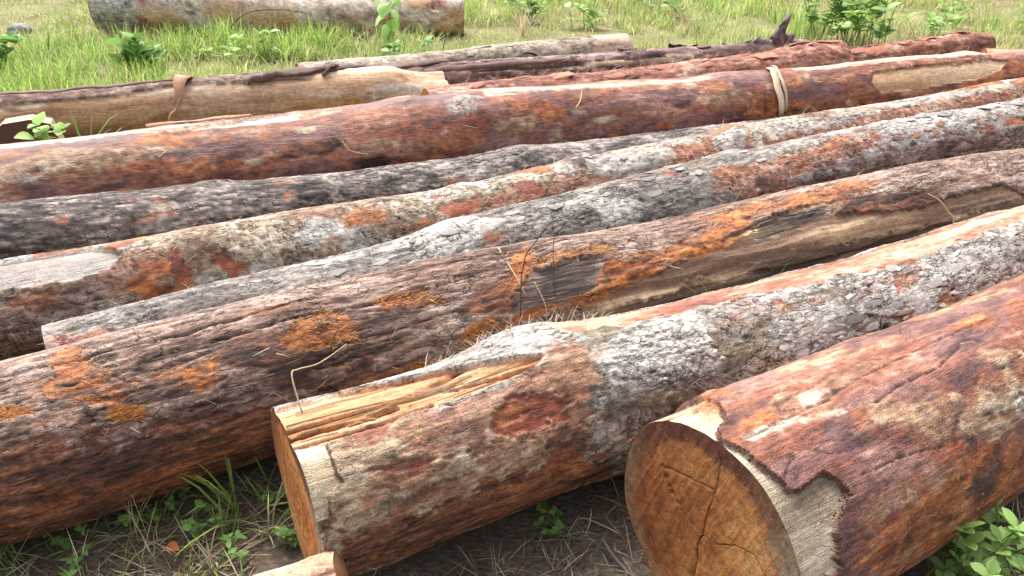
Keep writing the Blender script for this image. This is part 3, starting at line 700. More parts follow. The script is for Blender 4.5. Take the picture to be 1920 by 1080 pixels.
def sk_smooth(p, v, seed, cs, streak=0.3, speck=0.25, deep=0.003, rough=0.62, su=3.0, sr=26.0):
    w = S(p, 4, 7, 3, seed + 15)[:, None] * np.array([0.05, 0.02, 0.02], np.float32)
    st = S(p + w, su, sr, 4, seed, 0.65)
    lg = S(p + w, 2.8, 6.5, 4, seed + 3, 0.65)
    md = S(p + w, 22, 44, 3, seed + 5, 0.7)
    t = 0.46 + 1.5 * streak * st + 0.60 * lg + 1.5 * speck * md
    c = ramp(t, *cs) * grit(p, seed, 0.20)
    sc = sst(0.50, 0.85, S(p, 9, 60, 2, seed + 8) + 0.3 * lg)[:, None]
    c = c * (1 - sc * 0.4) + np.array(cs[-1], np.float32) * 1.1 * sc * 0.4
    # hairline checks along the grain
    ck = sst(0.93, 0.99, 1 - np.abs(S(p + w, 2.2, 16, 2, seed + 19))) * sst(0.05, 0.4, S(p, 3, 9, 2, seed + 21))
    c = c * (1 - 0.5 * ck[:, None])
    h = deep * (0.45 * st + 0.8 * lg + 0.35 * md - 1.0 * ck)
    return c, h, np.full(len(p), rough, np.float32) + 0.14 * lg

def sk_fibre(p, v, seed, cs, deep=0.005, su=7.0, sr=60.0):
    w = S(p, 7, 14, 3, seed + 5)[:, None] * np.array([0.05, 0.02, 0.02], np.float32)
    st = S(p + w, su, sr, 3, seed, 0.7)
    md = S(p, 16, 30, 4, seed + 2, 0.7)
    t = 0.48 + 0.6 * st + 0.7 * md
    return ramp(t, *cs) * grit(p, seed, 0.3), deep * (st + 0.9 * md), np.full(len(p), 0.62, np.float32)

def sk_grain(p, v, seed, cs, deep=0.002, su=1.6, sr=55.0, rough=0.6):
    w = S(p, 2.5, 5, 3, seed + 5)[:, None] * np.array([0.0, 0.016, 0.016], np.float32)
    st = S(p + w, su, sr, 4, seed, 0.65)
    lg = S(p + w, 2, 9, 3, seed + 2, 0.6)
    ck = sst(0.90, 0.985, 1 - np.abs(S(p + w, su * 0.8, sr * 0.4, 2, seed + 19))) * sst(0.0, 0.4, S(p, 2, 9, 2, seed + 21))
    t = 0.5 + 0.62 * st + 0.55 * lg
    return ramp(t, *cs) * grit(p, seed, 0.10) * (1 - 0.55 * ck[:, None]), deep * (st - 1.6 * ck), np.full(len(p), rough, np.float32)

C_BROWN = ((.085, .049, .037), (.20, .118, .087), (.30, .195, .152), (.40, .295, .245))
C_GREY = ((.13, .110, .095), (.27, .235, .205), (.40, .360, .320), (.55, .51, .465))
C_RED = ((.085, .038, .034), (.175, .060, .038), (.265, .088, .048), (.33, .135, .078), (.45, .28, .20))
SKIN = {
 'brown': lambda p, v, s: sk_fissured(p, v, s, C_BROWN, 3.6, 30.0, 0.007),
 'redbrown': lambda p, v, s: sk_fissured(p, v, s, ((.040, .020, .016), (.105, .045, .030), (.19, .075, .042), (.33, .13, .06)), 3.6, 34.0, 0.005, 0.66),
 'darkbark': lambda p, v, s: sk_fissured(p, v, s, ((.030, .024, .023), (.100, .078, .070), (.20, .155, .136), (.45, .385, .335)), 5.0, 46.0, 0.006),
 'lightbark': lambda p, v, s: sk_fissured(p, v, s, ((.07, .058, .052), (.20, .162, .145), (.36, .30, .27), (.55, .50, .45)), 5.0, 36.0, 0.006),
 'tanbark': lambda p, v, s: sk_fissured(p, v, s, ((.20, .135, .10), (.37, .275, .20), (.50, .40, .305), (.60, .51, .41)), 5.0, 26.0, 0.005),
 'purplebark': lambda p, v, s: sk_fissured(p, v, s, ((.07, .040, .040), (.19, .108, .098), (.31, .190, .170), (.50, .40, .35)), 1.6, 28.0, 0.010),
 'weathered': lambda p, v, s: sk_fissured(p, v, s, ((.34, .24, .185), (.53, .405, .315), (.62, .50, .405), (.69, .59, .50)), 2.5, 15.0, 0.006, 0.62),
 'grey': lambda p, v, s: sk_plated(p, v, s, C_GREY, 15.0, 30.0, 0.0055),
 'greyridge': lambda p, v, s: tuple(0.45 * a + 0.55 * b for a, b in zip(sk_plated(p, v, s, C_GREY, 10.0, 30.0, 0.009), sk_fissured(p, v, s + 1, ((.050, .042, .038), (.17, .142, .126), (.32, .28, .25), (.50, .46, .42)), 4.5, 27.0, 0.010))),
 'mottled': lambda p, v, s: sk_plated(p, v, s, ((.17, .112, .078), (.34, .255, .18), (.50, .425, .335), (.63, .58, .50)), 18.0, 26.0, 0.004, 0.38),
 'red': lambda p, v, s: sk_smooth(p, v, s, C_RED, 0.34, 0.26, 0.003, 0.55),
 'redfront': lambda p, v, s: sk_smooth(p, v, s, tuple(tuple(x * 0.86 for x in c_) for c_ in C_RED), 0.36, 0.24, 0.003, 0.52),
 'redfibre': lambda p, v, s: sk_fissured(p, v, s, ((.15, .052, .040), (.33, .115, .075), (.46, .20, .135), (.60, .40, .31)), 3.0, 28.0, 0.010, 0.68),
 'redsmooth': lambda p, v, s: sk_smooth(p, v, s, ((.10, .028, .020), (.20, .052, .028), (.31, .088, .038), (.42, .15, .065)), 0.3, 0.2, 0.0015, 0.5),
 'purple': lambda p, v, s: sk_smooth(p, v, s, ((.08, .036, .035), (.16, .070, .060), (.24, .112, .092), (.34, .185, .15)), 0.32, 0.2, 0.003, 0.5),
 'smooth': lambda p, v, s: sk_smooth(p, v, s, ((.11, .050, .033), (.21, .092, .054), (.30, .145, .085), (.37, .225, .135), (.45, .335, .22)), 0.24, 0.34, 0.004, 0.62),
 'reddish': lambda p, v, s: sk_plated(p, v, s, ((.11, .042, .032), (.26, .090, .055), (.38, .155, .095), (.52, .37, .28)), 14.0, 32.0, 0.0045, 0.35),
 'redwood': lambda p, v, s: sk_smooth(p, v, s, ((.22, .068, .042), (.38, .14, .08), (.50, .25, .155), (.60, .43, .31)), 0.45, 0.2, 0.003, 0.6, 1.6, 26.0),
 'orange': lambda p, v, s: sk_fibre(p, v, s, ((.10, .032, .014), (.25, .074, .022), (.41, .130, .030), (.54, .205, .050))),
 'orangered': lambda p, v, s: sk_fibre(p, v, s, ((.11, .036, .02), (.25, .075, .03), (.37, .120, .04), (.47, .20, .085)), 0.0025),
 'sap': lambda p, v, s: sk_grain(p, v, s, ((.25, .19, .13), (.36, .285, .20), (.46, .375, .27), (.58, .48, .36)), 0.0015, 3.0, 30.0),
 'sapbright': lambda p, v, s: sk_grain(p, v, s, ((.34, .245, .15), (.46, .35, .225), (.55, .44, .30), (.64, .54, .40)), 0.0015, 3.0, 30.0),
 'wood': lambda p, v, s: sk_grain(p, v, s, ((.24, .080, .032), (.44, .175, .075), (.56, .285, .14), (.68, .47, .32)), 0.007, 1.0, 26.0),
 'tanwood': lambda p, v, s: sk_grain(p, v, s, ((.24, .12, .065), (.45, .265, .155), (.60, .41, .265), (.69, .55, .40)), 0.005, 0.9, 17.0),
 'tansmooth': lambda p, v, s: sk_grain(p, v, s, ((.38, .20, .105), (.49, .285, .155), (.56, .36, .21), (.62, .43, .28)), 0.001, 1.0, 14.0),
 'pale': lambda p, v, s: sk_grain(p, v, s, ((.40, .24, .16), (.54, .385, .275), (.64, .50, .39), (.70, .60, .51)), 0.002),
 'greywood': lambda p, v, s: sk_grain(p, v, s, ((.09, .060, .048), (.22, .158, .125), (.35, .255, .185), (.62, .46, .28)), 0.013, 1.1, 15.0),
 'streakwood': lambda p, v, s: sk_grain(p, v, s, ((.060, .033, .023), (.15, .085, .055), (.27, .165, .105), (.54, .38, .235)), 0.014, 1.1, 15.0),
 'darkwood': lambda p, v, s: sk_grain(p, v, s, ((.04, .026, .022), (.105, .064, .046), (.20, .125, .08), (.42, .29, .18)), 0.010, 1.0, 18.0),
 'greycut': lambda p, v, s: sk_grain(p, v, s, ((.19, .15, .125), (.245, .20, .172), (.30, .255, .225), (.41, .365, .33)), 0.001, 3.0, 10.0),
 'tan': lambda p, v, s: sk_smooth(p, v, s, ((.19, .098, .058), (.31, .192, .115), (.41, .285, .18), (.51, .41, .295)), 0.2, 0.5, 0.003, 0.62, 12.0, 22.0),
 'lichen': lambda p, v, s: sk_plated(p, v, s, ((.24, .20, .170), (.38, .34, .298), (.49, .45, .405), (.61, .575, .53)), 17.0, 30.0, 0.004, 0.0),
 'stain': lambda p, v, s: sk_smooth(p, v, s, ((.035, .020, .020), (.065, .034, .030), (.12, .058, .042), (.20, .10, .066)), 0.3, 0.3, 0.003, 0.45),
 'moss': lambda p, v, s: sk_fibre(p, v, s, ((.06, .045, .036), (.13, .10, .07), (.21, .165, .11), (.32, .27, .19)), 0.004, 30.0, 40.0),
}
WOODY = {'sap', 'sapbright', 'wood', 'pale', 'greywood', 'streakwood', 'darkwood', 'greycut', 'tanwood', 'tansmooth', 'redwood'}

def components(img):
    """label connected regions of equal value on a grid that closes round its second axis"""
    n, m = img.shape
    # runs along each row, joined by union-find
    par = []
    def find(a):
        while par[a] != a:
            par[a] = par[par[a]]
            a = par[a]
        return a
    lab = np.zeros((n, m), np.int32)
    for i in range(n):
        row = img[i]
        br = np.concatenate([[True], row[1:] != row[:-1]])
        rid = np.cumsum(br) - 1 + len(par)
        par.extend(range(len(par), int(rid[-1]) + 1))
        lab[i] = rid
        if row[0] == row[-1]:
            a, b = find(int(rid[0])), find(int(rid[-1]))
            if a != b: par[b] = a
        if i:
            same = row == img[i - 1]
            prs = np.unique(np.stack([lab[i][same], lab[i - 1][same]], 1), axis=0)
            for x_, y_ in prs:
                a, b = find(int(x_)), find(int(y_))
                if a != b: par[a] = b
    roots = np.array([find(k) for k in range(len(par))])
    _, inv = np.unique(roots, return_inverse=True)
    return inv[lab]

class Log: pass
LOGS = {}

def build_log(key, label, base, step, arc=(-60, 150), ext=(0, 0), seed=1, face0='heart', face1='heart', cracks0=None, lump=0.012, tilt0=(0, 0), base2=None, flare=None):
    x0, y0, x1, y1, r0, r1 = LOGS_FIT[key]
    Lh = math.hypot(x1 - x0, y1 - y0)
    yaw = math.atan2(y1 - y0, x1 - x0)
    root = thing('felled_log', label, 'log', (x0, y0, 0), yaw)
    ua, ub = -ext[0], Lh + ext[1]
    # stations, spaced with distance from the viewer's side of the place
    us = [ua]
    while us[-1] < ub:
        px, py = x0 + us[-1] * math.cos(yaw), y0 + us[-1] * math.sin(yaw)
        us.append(us[-1] + step * max(0.75, math.sqrt(px * px + py * py + 2.0) / 2.5))
    us = np.array(us)
    us = ua + (us - ua) * (ub - ua) / (us[-1] - ua)
    rm = 0.5 * (r0 + r1)
    sd_ = step * 1.05 * max(0.75, math.hypot((x0 + x1) / 2, (y0 + y1) / 2) / 2.6) if key not in 'AB' else step * 1.0
    nd = int(math.radians(arc[1] - arc[0]) * rm / sd_)
    nc = max(10, int(math.radians(360 - (arc[1] - arc[0])) * rm / (sd_ * 4)))
    th = np.concatenate([np.linspace(arc[0], arc[1], nd, endpoint=False), np.linspace(arc[1], arc[0] + 360, nc, endpoint=False)])
    # keep within -180..180 for the patches, the seam lies out of sight
    tr = np.radians(th)
    thn = (th + 180) % 360 - 180
    n, m = len(us), len(th)
    U = np.repeat(us, m).astype(np.float32)
    T = np.tile(tr, n).astype(np.float32)
    TD = np.tile(thn, n).astype(np.float32)
    R = (r0 + (r1 - r0) * U / Lh).astype(np.float32)
    b = BEND.get(key, [(0, 0)])
    # smooth bend
    bu = np.interp(us, [i[0] for i in b], [i[1] for i in b])
    kk = max(3, int(0.35 / ((ub - ua) / n)))
    bu = np.convolve(np.pad(bu, kk, mode='edge'), np.ones(kk) / kk, 'same')[kk:-kk]
    BZ = np.repeat(bu, m).astype(np.float32)
    # big lumps
    P0 = np.stack([U, -R * np.sin(T), R * np.cos(T)], 1)
    R = R + lump * fbm(P0 * np.array([1.1, 3.0, 3.0], np.float32), 2, seed + 20) + 0.004 * fbm(P0 * 7.0, 2, seed + 23)
    if flare:
        for fu, fw, fa, ft, ftw in flare:
            R = R + fa * np.exp(-((U - fu) / fw) ** 2) * np.exp(-((TD - ft) / ftw) ** 2)
    P = np.stack([U, -R * np.sin(T), R * np.cos(T)], 1).astype(np.float32)
    Vv = np.radians(TD) * R
    c, h, ro = SKIN[base](P, Vv, seed)
    kind = np.zeros(len(U), bool) | (base in WOODY)
    if base2:
        for sk2, thr, sc in base2:
            msk = S(P, sc[0], sc[1], 3, seed + 31 + len(sk2))
            mm = sst(thr - 0.08, thr + 0.08, msk)
            idx = np.where(mm > 0.01)[0]
            if len(idx):
                c2, h2, r2 = SKIN[sk2](P[idx], Vv[idx], seed + 5)
                w = mm[idx]
                c[idx] = c[idx] * (1 - w[:, None]) + c2 * w[:, None]
                h[idx] = h[idx] * (1 - w) + h2 * w
                ro[idx] = ro[idx] * (1 - w) + r2 * w
    e1 = S(P, 22, 26, 3, seed + 41)
    e2 = S(P, 7, 11, 2, seed + 43)
    e3 = S(P, 60, 80, 2, seed + 45, 0.7)
    e4 = S(P, 12, 60, 3, seed + 47, 0.7)
    for sk, rec, edge, poly in PATCHES.get(key, []):
        pa = [(a, math.radians(t) * rm) for a, t in poly]
        xs, ys = [a for a, _ in pa], [t for _, t in pa]
        VR = np.radians(TD) * rm
        pad = 0.06
        idx = np.where((U > min(xs) - pad) & (U < max(xs) + pad) & (VR > min(ys) - pad) & (VR < max(ys) + pad))[0]
        if len(idx) == 0: continue
        d = poly_sdf(U[idx], VR[idx], pa)
        hard = (sk in WOODY and rec > 0.008) or rec < -0.008
        if hard:
            d = d + edge * (0.8 * e1[idx] + 0.5 * e2[idx] + 0.4 * e3[idx])
            soft = 0.0030
        else:      # weathered skins dissolve into each other along the grain
            d = d + (edge + 0.006) * (0.9 * e1[idx] + 0.8 * e2[idx]) + (0.006 + edge * 0.5) * e3[idx] + (0.008 + edge * 0.7) * e4[idx]
            soft = 0.006 if rec > 0.004 else 0.011
        w = 1 - sst(-soft, soft, d)
        on = w > 0.002
        lip = hard * 0.30 * rec * np.exp(-np.clip(d, 0, 1) / 0.012) * (d > 0) * (0.5 + 0.8 * np.clip(e1[idx] + 0.3, 0, 1))
        h[idx] += lip
        j = idx[on]
        if len(j) == 0: continue
        c2, h2, r2 = SKIN[sk](P[j], Vv[j], seed + 7 + len(sk))
        w = w[on] * (1.0 if hard else 0.94)
        if sk in ('orange', 'orangered', 'tan', 'lichen') and not hard:      # worn through in streaks, the old bark still shows
            inn = sst(0.0, 0.045, -d[on])
            k0 = {'orange': 0.72, 'orangered': 0.62, 'tan': 0.78, 'lichen': 0.8}[sk]
            w = w * np.clip(k0 + 0.15 * inn + 1.1 * e4[j] + 0.55 * e3[j] + 0.5 * e1[j], 0, 1)
        keep = h[j] if rec <= 0.004 else h[j] * 0.2
        c[j] = c[j] * (1 - w[:, None]) + c2 * w[:, None]
        h[j] = h[j] * (1 - w) + (h2 + (keep * 0.5 if rec <= 0.004 else 0) - rec) * w
        if hard and rec > 0.008 and sk not in ('wood', 'pale', 'greycut'):      # broken edge of the bark itself
            ed_ = (np.clip(4 * w * (1 - w), 0, 1) ** 0.5)[:, None]
            c[j] = c[j] * (1 - ed_) + np.array([.105, .048, .034], np.float32) * (1 + 0.5 * e3[j])[:, None] * ed_
            h[j] += 0.004 * e3[j] * ed_[:, 0]
        ro[j] = ro[j] * (1 - w) + r2 * w
        kind[j[w > 0.8]] = sk in WOODY
    for wd, dp, line in CHECKS.get(key, []):
        dd = np.full(len(U), 1.0, np.float32)
        VR = np.radians(TD) * rm
        xs = [a for a, _ in line]
        idx = np.where((U > min(xs) - .03) & (U < max(xs) + .03))[0]
        o_ = np.full(len(idx), 1.0, np.float32)
        for (a0, t0), (a1, t1) in zip(line[:-1], line[1:]):
            v0, v1 = math.radians(t0) * rm, math.radians(t1) * rm
            ex, ey = a1 - a0, v1 - v0
            wx, wy = U[idx] - a0, VR[idx] - v0 + 0.004 * e1[idx]
            tt = np.clip((wx * ex + wy * ey) / (ex * ex + ey * ey), 0, 1)
            o_ = np.minimum(o_, np.hypot(wx - ex * tt, wy - ey * tt))
        k_ = 1 - sst(wd * 0.4, wd * 1.3, o_ + 0.0012 * e3[idx])
        h[idx] -= dp * k_
        c[idx] = c[idx] * (1 - 0.55 * k_[:, None])
    RR = R + h
    if key == 'H':   # slanting broken end
        RR = RR - 0.11 * sst(Lh - 0.42, Lh, U + 0.03 * e1) * np.clip(np.cos(T - 0.3), 0, 1)
    if key == 'B':   # the split-off slab along the top of the butt end
        cut = (1 - sst(0.42, 0.62, U)) * sst(-75, -30, TD) * (1 - sst(18, 40, TD))
        RR = RR - 0.012 * cut
    co = np.stack([U, -RR * np.sin(T), RR * np.cos(T)], 1)
    Z0 = (r0 + (r1 - r0) * U / Lh) + BZ
    co[:, 2] += Z0
    # slightly uneven saw cut
    for uu, sgn in ((ua, 1), (ub, -1)):
        w = 1 - sst(0.0, 0.12, np.abs(U - uu))
        co[:, 0] += w * (0.006 * fbm(P * 4.0 + 3.3, 2, seed + 60) + (tilt0[0] * co[:, 1] + tilt0[1] * (co[:, 2] - Z0) if sgn > 0 else 0))
    colr = np.concatenate([np.clip(c, 0.01, 0.9), np.clip(ro, 0.3, 1)[:, None]], 1)
    i = np.arange(n - 1)[:, None] * m
    j = np.arange(m)[None, :]
    j2 = (np.arange(m) + 1)[None, :] % m
    quads = np.stack([i + j, i + m + j, i + m + j2, i + j2], -1).reshape(-1, 4)
    kq = kind[quads].sum(1) >= 4
    # every patch of bare wood (and of bark) that stands apart is a piece of its own
    img = kq.reshape(n - 1, m)
    lab = components(img)
    cnt = np.bincount(lab.ravel())
    small = cnt[lab] < 160
    img = img ^ small
    lab = components(img).ravel()
    kq = img.ravel()
    order = np.argsort(-np.bincount(lab))
    for li in order:
        sel = lab == li
        q = quads[sel]
        if len(q) < 40: continue
        woody = bool(kq[sel][0])
        nm, mt = ('exposed_wood', 'wood') if woody else ('bark', 'bark')
        used, inv = np.unique(q.ravel(), return_inverse=True)
        obj(nm, mesh_np(nm, co[used], inv.reshape(-1, 4), None, colr[used]), MAT[mt], root)
    # sawn end faces
    for end, skin in ((0, face0), (n - 1, face1)):
        ring = co[end * m:(end + 1) * m]
        sub = max(1, m // 300)
        ring = ring[::sub]
        mm_ = len(ring)
        cen = np.array([ring[:, 0].mean(), 0.0, float(Z0[end * m])], np.float32)
        nr = 90 if (key in 'AB' and end == 0) else 24
        f = np.linspace(1, 0, nr)
        D = cen + (ring - cen)[None] * f[:, None, None]
        D = D.reshape(-1, 3).astype(np.float32)
        rel = D - cen
        rad = np.sqrt(rel[:, 1] ** 2 + rel[:, 2] ** 2) / rm
        ang = np.arctan2(-rel[:, 1], rel[:, 2])
        pq = np.stack([rel[:, 0] * 0, rel[:, 1], rel[:, 2]], 1)
        warp = S(pq, 1, 7, 4, seed + 70, 0.5)
        ringn = fbm(np.stack([rad * 14 + warp * 1.3, ang * 0.35, pq[:, 0]], 1), 3, seed + 71)
        saw = fbm(np.stack([pq[:, 1] * 0.0, pq[:, 1] * 130 + pq[:, 2] * 40 + warp * 2.0, pq[:, 2] * 10 - pq[:, 1] * 3], 1), 3, seed + 72, 0.7)
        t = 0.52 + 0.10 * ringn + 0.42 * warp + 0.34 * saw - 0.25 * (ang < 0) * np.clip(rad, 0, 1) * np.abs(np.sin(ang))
        if skin == 'grey':
            cc = ramp(t, (.22, .18, .15), (.33, .28, .235), (.43, .375, .32))
        elif skin == 'dark':
            cc = ramp(t, (.09, .045, .035), (.15, .075, .055), (.21, .11, .08))
        else:
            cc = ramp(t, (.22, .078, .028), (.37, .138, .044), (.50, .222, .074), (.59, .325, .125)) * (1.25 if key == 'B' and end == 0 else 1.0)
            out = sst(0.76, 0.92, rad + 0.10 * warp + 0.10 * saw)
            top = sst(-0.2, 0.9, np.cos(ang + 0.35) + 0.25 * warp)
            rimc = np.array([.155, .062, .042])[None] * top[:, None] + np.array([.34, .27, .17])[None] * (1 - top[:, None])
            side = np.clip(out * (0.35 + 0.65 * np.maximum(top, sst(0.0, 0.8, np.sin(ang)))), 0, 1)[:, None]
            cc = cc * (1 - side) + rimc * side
        for kk_ in range(9):      # fine drying checks running out from the pith
            a0 = kk_ * 0.71 + seed
            da = np.abs(np.angle(np.exp(1j * (ang - a0 - 0.25 * warp)))) * rad * rm
            ck_ = (1 - sst(0.0006, 0.0016, da)) * sst(0.12, 0.3, rad) * (1 - sst(0.35 + 0.06 * (kk_ % 5), 0.55 + 0.08 * (kk_ % 5), rad))
            cc = cc * (1 - 0.35 * ck_[:, None])
        dep = 0.0015 * saw + 0.001 * ringn
        for cr in (cracks0 or []) if end == 0 else []:
            wd, pts = cr
            dd = np.full(len(D), 1e9)
            for (ay, az), (by, bz) in zip(pts[:-1], pts[1:]):
                ey, ez = by - ay, bz - az
                wy, wz = rel[:, 1] - ay + 0.006 * warp, rel[:, 2] - az
                tt = np.clip((wy * ey + wz * ez) / (ey * ey + ez * ez), 0, 1)
                dd = np.minimum(dd, np.hypot(wy - ey * tt, wz - ez * tt))
            k = 1 - sst(wd * 0.5, wd * 1.4, dd)
            dep = dep + 0.016 * k
            cc = cc * (1 - 0.5 * k[:, None])
        D[:, 0] += (dep if end == 0 else -dep) * (f.repeat(mm_) < 0.999)
        i = np.arange(nr - 1)[:, None] * mm_
        j = np.arange(mm_)[None, :]
        j2 = (np.arange(mm_) + 1)[None, :] % mm_
        q = np.stack([i + j, i + j2, i + mm_ + j2, i + mm_ + j], -1).reshape(-1, 4)
        if end: q = q[:, ::-1]
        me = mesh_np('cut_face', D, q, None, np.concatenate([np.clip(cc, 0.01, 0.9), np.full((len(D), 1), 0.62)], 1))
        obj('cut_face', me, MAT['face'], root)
    L_ = Log()
    L_.root, L_.yaw, L_.key, L_.Lh, L_.us, L_.th, L_.co, L_.n, L_.m = root, yaw, key, Lh, us, thn, co, n, m
    L_.kind, L_.c = kind, c
    LOGS[key] = L_
    return L_

def surf(L_, u, thd, lift=0.0):
    """point and outward normal on a log in its own frame"""
    i = int(np.clip(np.searchsorted(L_.us, u), 1, L_.n - 2))
    j = int(np.argmin(np.abs((L_.th - thd + 180) % 360 - 180)))
    p = Vector(L_.co[i * L_.m + j])
    nrm = Vector((0, -math.sin(math.radians(thd)), math.cos(math.radians(thd))))
    return p + nrm * lift, nrm

def surf_world(L_, u, thd, lift=0.0):
    p, nrm = surf(L_, u, thd, lift)
    M = Matrix.Translation(L_.root.location) @ Matrix.Rotation(L_.yaw, 4, 'Z')
    return M @ p

_fp = lambda pts: [(y, z) for y, z in pts]
build_log('A', 'nearest thick red-barked log with a big round cracked orange sawn face', 'redfront', 0.0036, (-50, 150), (0.055, 0.15), 11,
          cracks0=[(0.0014, [(-.012, .215), (-.016, .15), (-.004, .06), (.0, .0)]), (0.0020, [(.0, .0), (.012, -.035), (.008, -.07), (.018, -.13), (.015, -.23)]),
                   (0.0013, [(.0, .0), (.05, .011), (.10, .044), (.13, .08)]), (0.0010, [(.0, .0), (-.04, .01), (-.08, .043), (-.125, .056), (-.16, .03)]), (0.0013, [(.14, .09), (.117, .097), (.022, .122), (-.01, .13)])],
          base2=[('purple', -0.12, (1.6, 5.0)), ('orangered', 0.50, (2.5, 7.0)), ('smooth', 0.42, (5.0, 9.0))], flare=[(.62, .10, .010, 35, 18), (.35, .06, .007, 5, 14)])  # purple bark blotches, with the mauve sky sheen also put into the colour
build_log('B', 'grey scaly-barked log with split yellow wood along its butt end', 'grey', 0.0036, (-55, 150), (0.016, 0.8), 23,
          cracks0=[(0.005, [(-.10, -.06), (-.085, .0), (-.08, .03)]), (0.0015, [(-.05, .1), (-.02, .0), (-.03, -.12)])],
          base2=[('moss', 0.32, (4.0, 8.0)), ('mottled', 0.3, (3.0, 6.0)), ('lichen', 0.35, (3.0, 7.0))], flare=[(0.62, 0.16, 0.03, -25, 40)])
build_log('C', 'long brown fissured log with bright orange rotten patches and a grey hollow', 'brown', 0.0040, (-50, 150), (0.5, 0.8), 31,
          base2=[('moss', 0.6, (2.0, 6.0)), ('redbrown', 0.46, (2.5, 7.0))], flare=[(0.9, .10, .016, 30, 25), (1.75, .08, .018, 10, 20), (3.2, .12, .015, 20, 30), (0.25, .1, .012, 60, 30)])
build_log('D', 'grey ridged-bark log just behind the orange-patched one, reddish towards the right', 'greyridge', 0.0047, (-50, 95), (0.0, 0.3), 43, face0='dark', base2=[('lichen', 0.48, (3.0, 7.0)), ('reddish', 0.5, (3.0, 6.0))], flare=[(1.35, .12, .018, 0, 30), (2.7, .1, .02, -5, 25), (3.3, .07, .018, 20, 20), (0.5, .12, .012, 10, 30)])
build_log('E', 'pale blotchy log with a smooth grey oval cut at its left end', 'mottled', 0.0050, (-50, 100), (0.5, 0.3), 53, face0='grey', base2=[('lichen', 0.32, (4.0, 8.0)), ('orangered', 0.5, (3.0, 7.0))], flare=[(0.85, .09, .02, 20, 25), (1.9, .07, .022, 0, 22), (2.47, .06, .03, 0, 25), (3.4, .1, .018, 0, 30)])
build_log('F', 'dark grey-black thin log wedged between the pale blotchy and the big red log', 'darkbark', 0.0055, (-50, 90), (0.5, 0.0), 61, base2=[('lightbark', 0.55, (2.0, 5.0)), ('orangered', 0.62, (3.0, 7.0))], flare=[(1.0, .1, .015, 0, 30), (2.4, .12, .018, 0, 30)])
build_log('G', 'long thick dark red log with tan scars, a pale strip laid across it', 'red', 0.0050, (-55, 110), (0.5, 0.0), 71, lump=0.016,
          base2=[('purple', 0.18, (1.5, 5.0)), ('redbrown', 0.48, (2.0, 6.0)), ('orangered', 0.42, (2.2, 6.0)), ('tan', 0.62, (4.0, 9.0))], flare=[(2.0, .12, .022, 0, 25), (2.35, .08, .016, 40, 20), (3.9, .15, .015, 10, 30), (5.9, .12, .02, -5, 30)])
build_log('H', 'peeled tan log at far left with a dark strip of bark along its top', 'tanwood', 0.0065, (-60, 120), (0.5, 0.0), 83, lump=0.014, base2=[('tansmooth', 0.2, (1.2, 6.0)), ('pale', 0.35, (1.5, 6.0))])
build_log('I', 'dull tan mossy log in the grass with a whitish bare end', 'tanbark', 0.0070, (-70, 100), (0.0, 0.0), 91, lump=0.008)
build_log('J', 'thin purplish-grey split log with an upright broken branch stub', 'purplebark', 0.0065, (-70, 100), (0.0, 0.0), 97, lump=0.010)
build_log('K', 'pinkish red stringy-barked log tucked behind the big red log', 'redfibre', 0.0065, (-70, 100), (0.0, -0.35), 101, lump=0.028, flare=[(2.9, 0.25, 0.05, -30, 50)])
build_log('K2', 'short red stringy-barked log at the upper right beside the leafy bush', 'redfibre', 0.0070, (-70, 100), (0.0, 0.0), 107, lump=0.028, flare=[(1.6, 0.25, 0.03, -20, 60)])
LOGS_FIT['L'] = (-3.906, 8.20, -0.465, 8.32, 0.25, 0.17)
build_log('L', 'weathered pale trunk lying alone in the far grass at top left', 'weathered', 0.0085, (-80, 110), (0.0, 0.0), 113, face0='grey', lump=0.03, base2=[('tansmooth', 0.22, (2.0, 5.0)), ('reddish', 0.5, (2.5, 6.0))])
build_log('N', 'pale bare log end at the right edge behind the big red log', 'tanwood', 0.0090, (-80, 100), (0.0, 0.2), 127, lump=0.006)

# ------------------------------------------------------------------ grass: one blade maker for every mass of grass
def clear_of_logs(x, y, marg=0.85, skip=()):
    ok = np.ones(len(x), bool)
    for k, (x0, y0, x1, y1, r0, r1) in LOGS_FIT.items():
        if k in skip: continue
        dx, dy = x1 - x0, y1 - y0
        L2 = dx * dx + dy * dy
        e = 0.5 / math.sqrt(L2)
        t = np.clip(((x - x0) * dx + (y - y0) * dy) / L2, -e if k in 'CEFGH' else 0, 1)
        d = np.hypot(x - x0 - dx * t, y - y0 - dy * t)
        ok &= d > (r0 + (r1 - r0) * np.clip(t, 0, 1)) * marg
    return ok

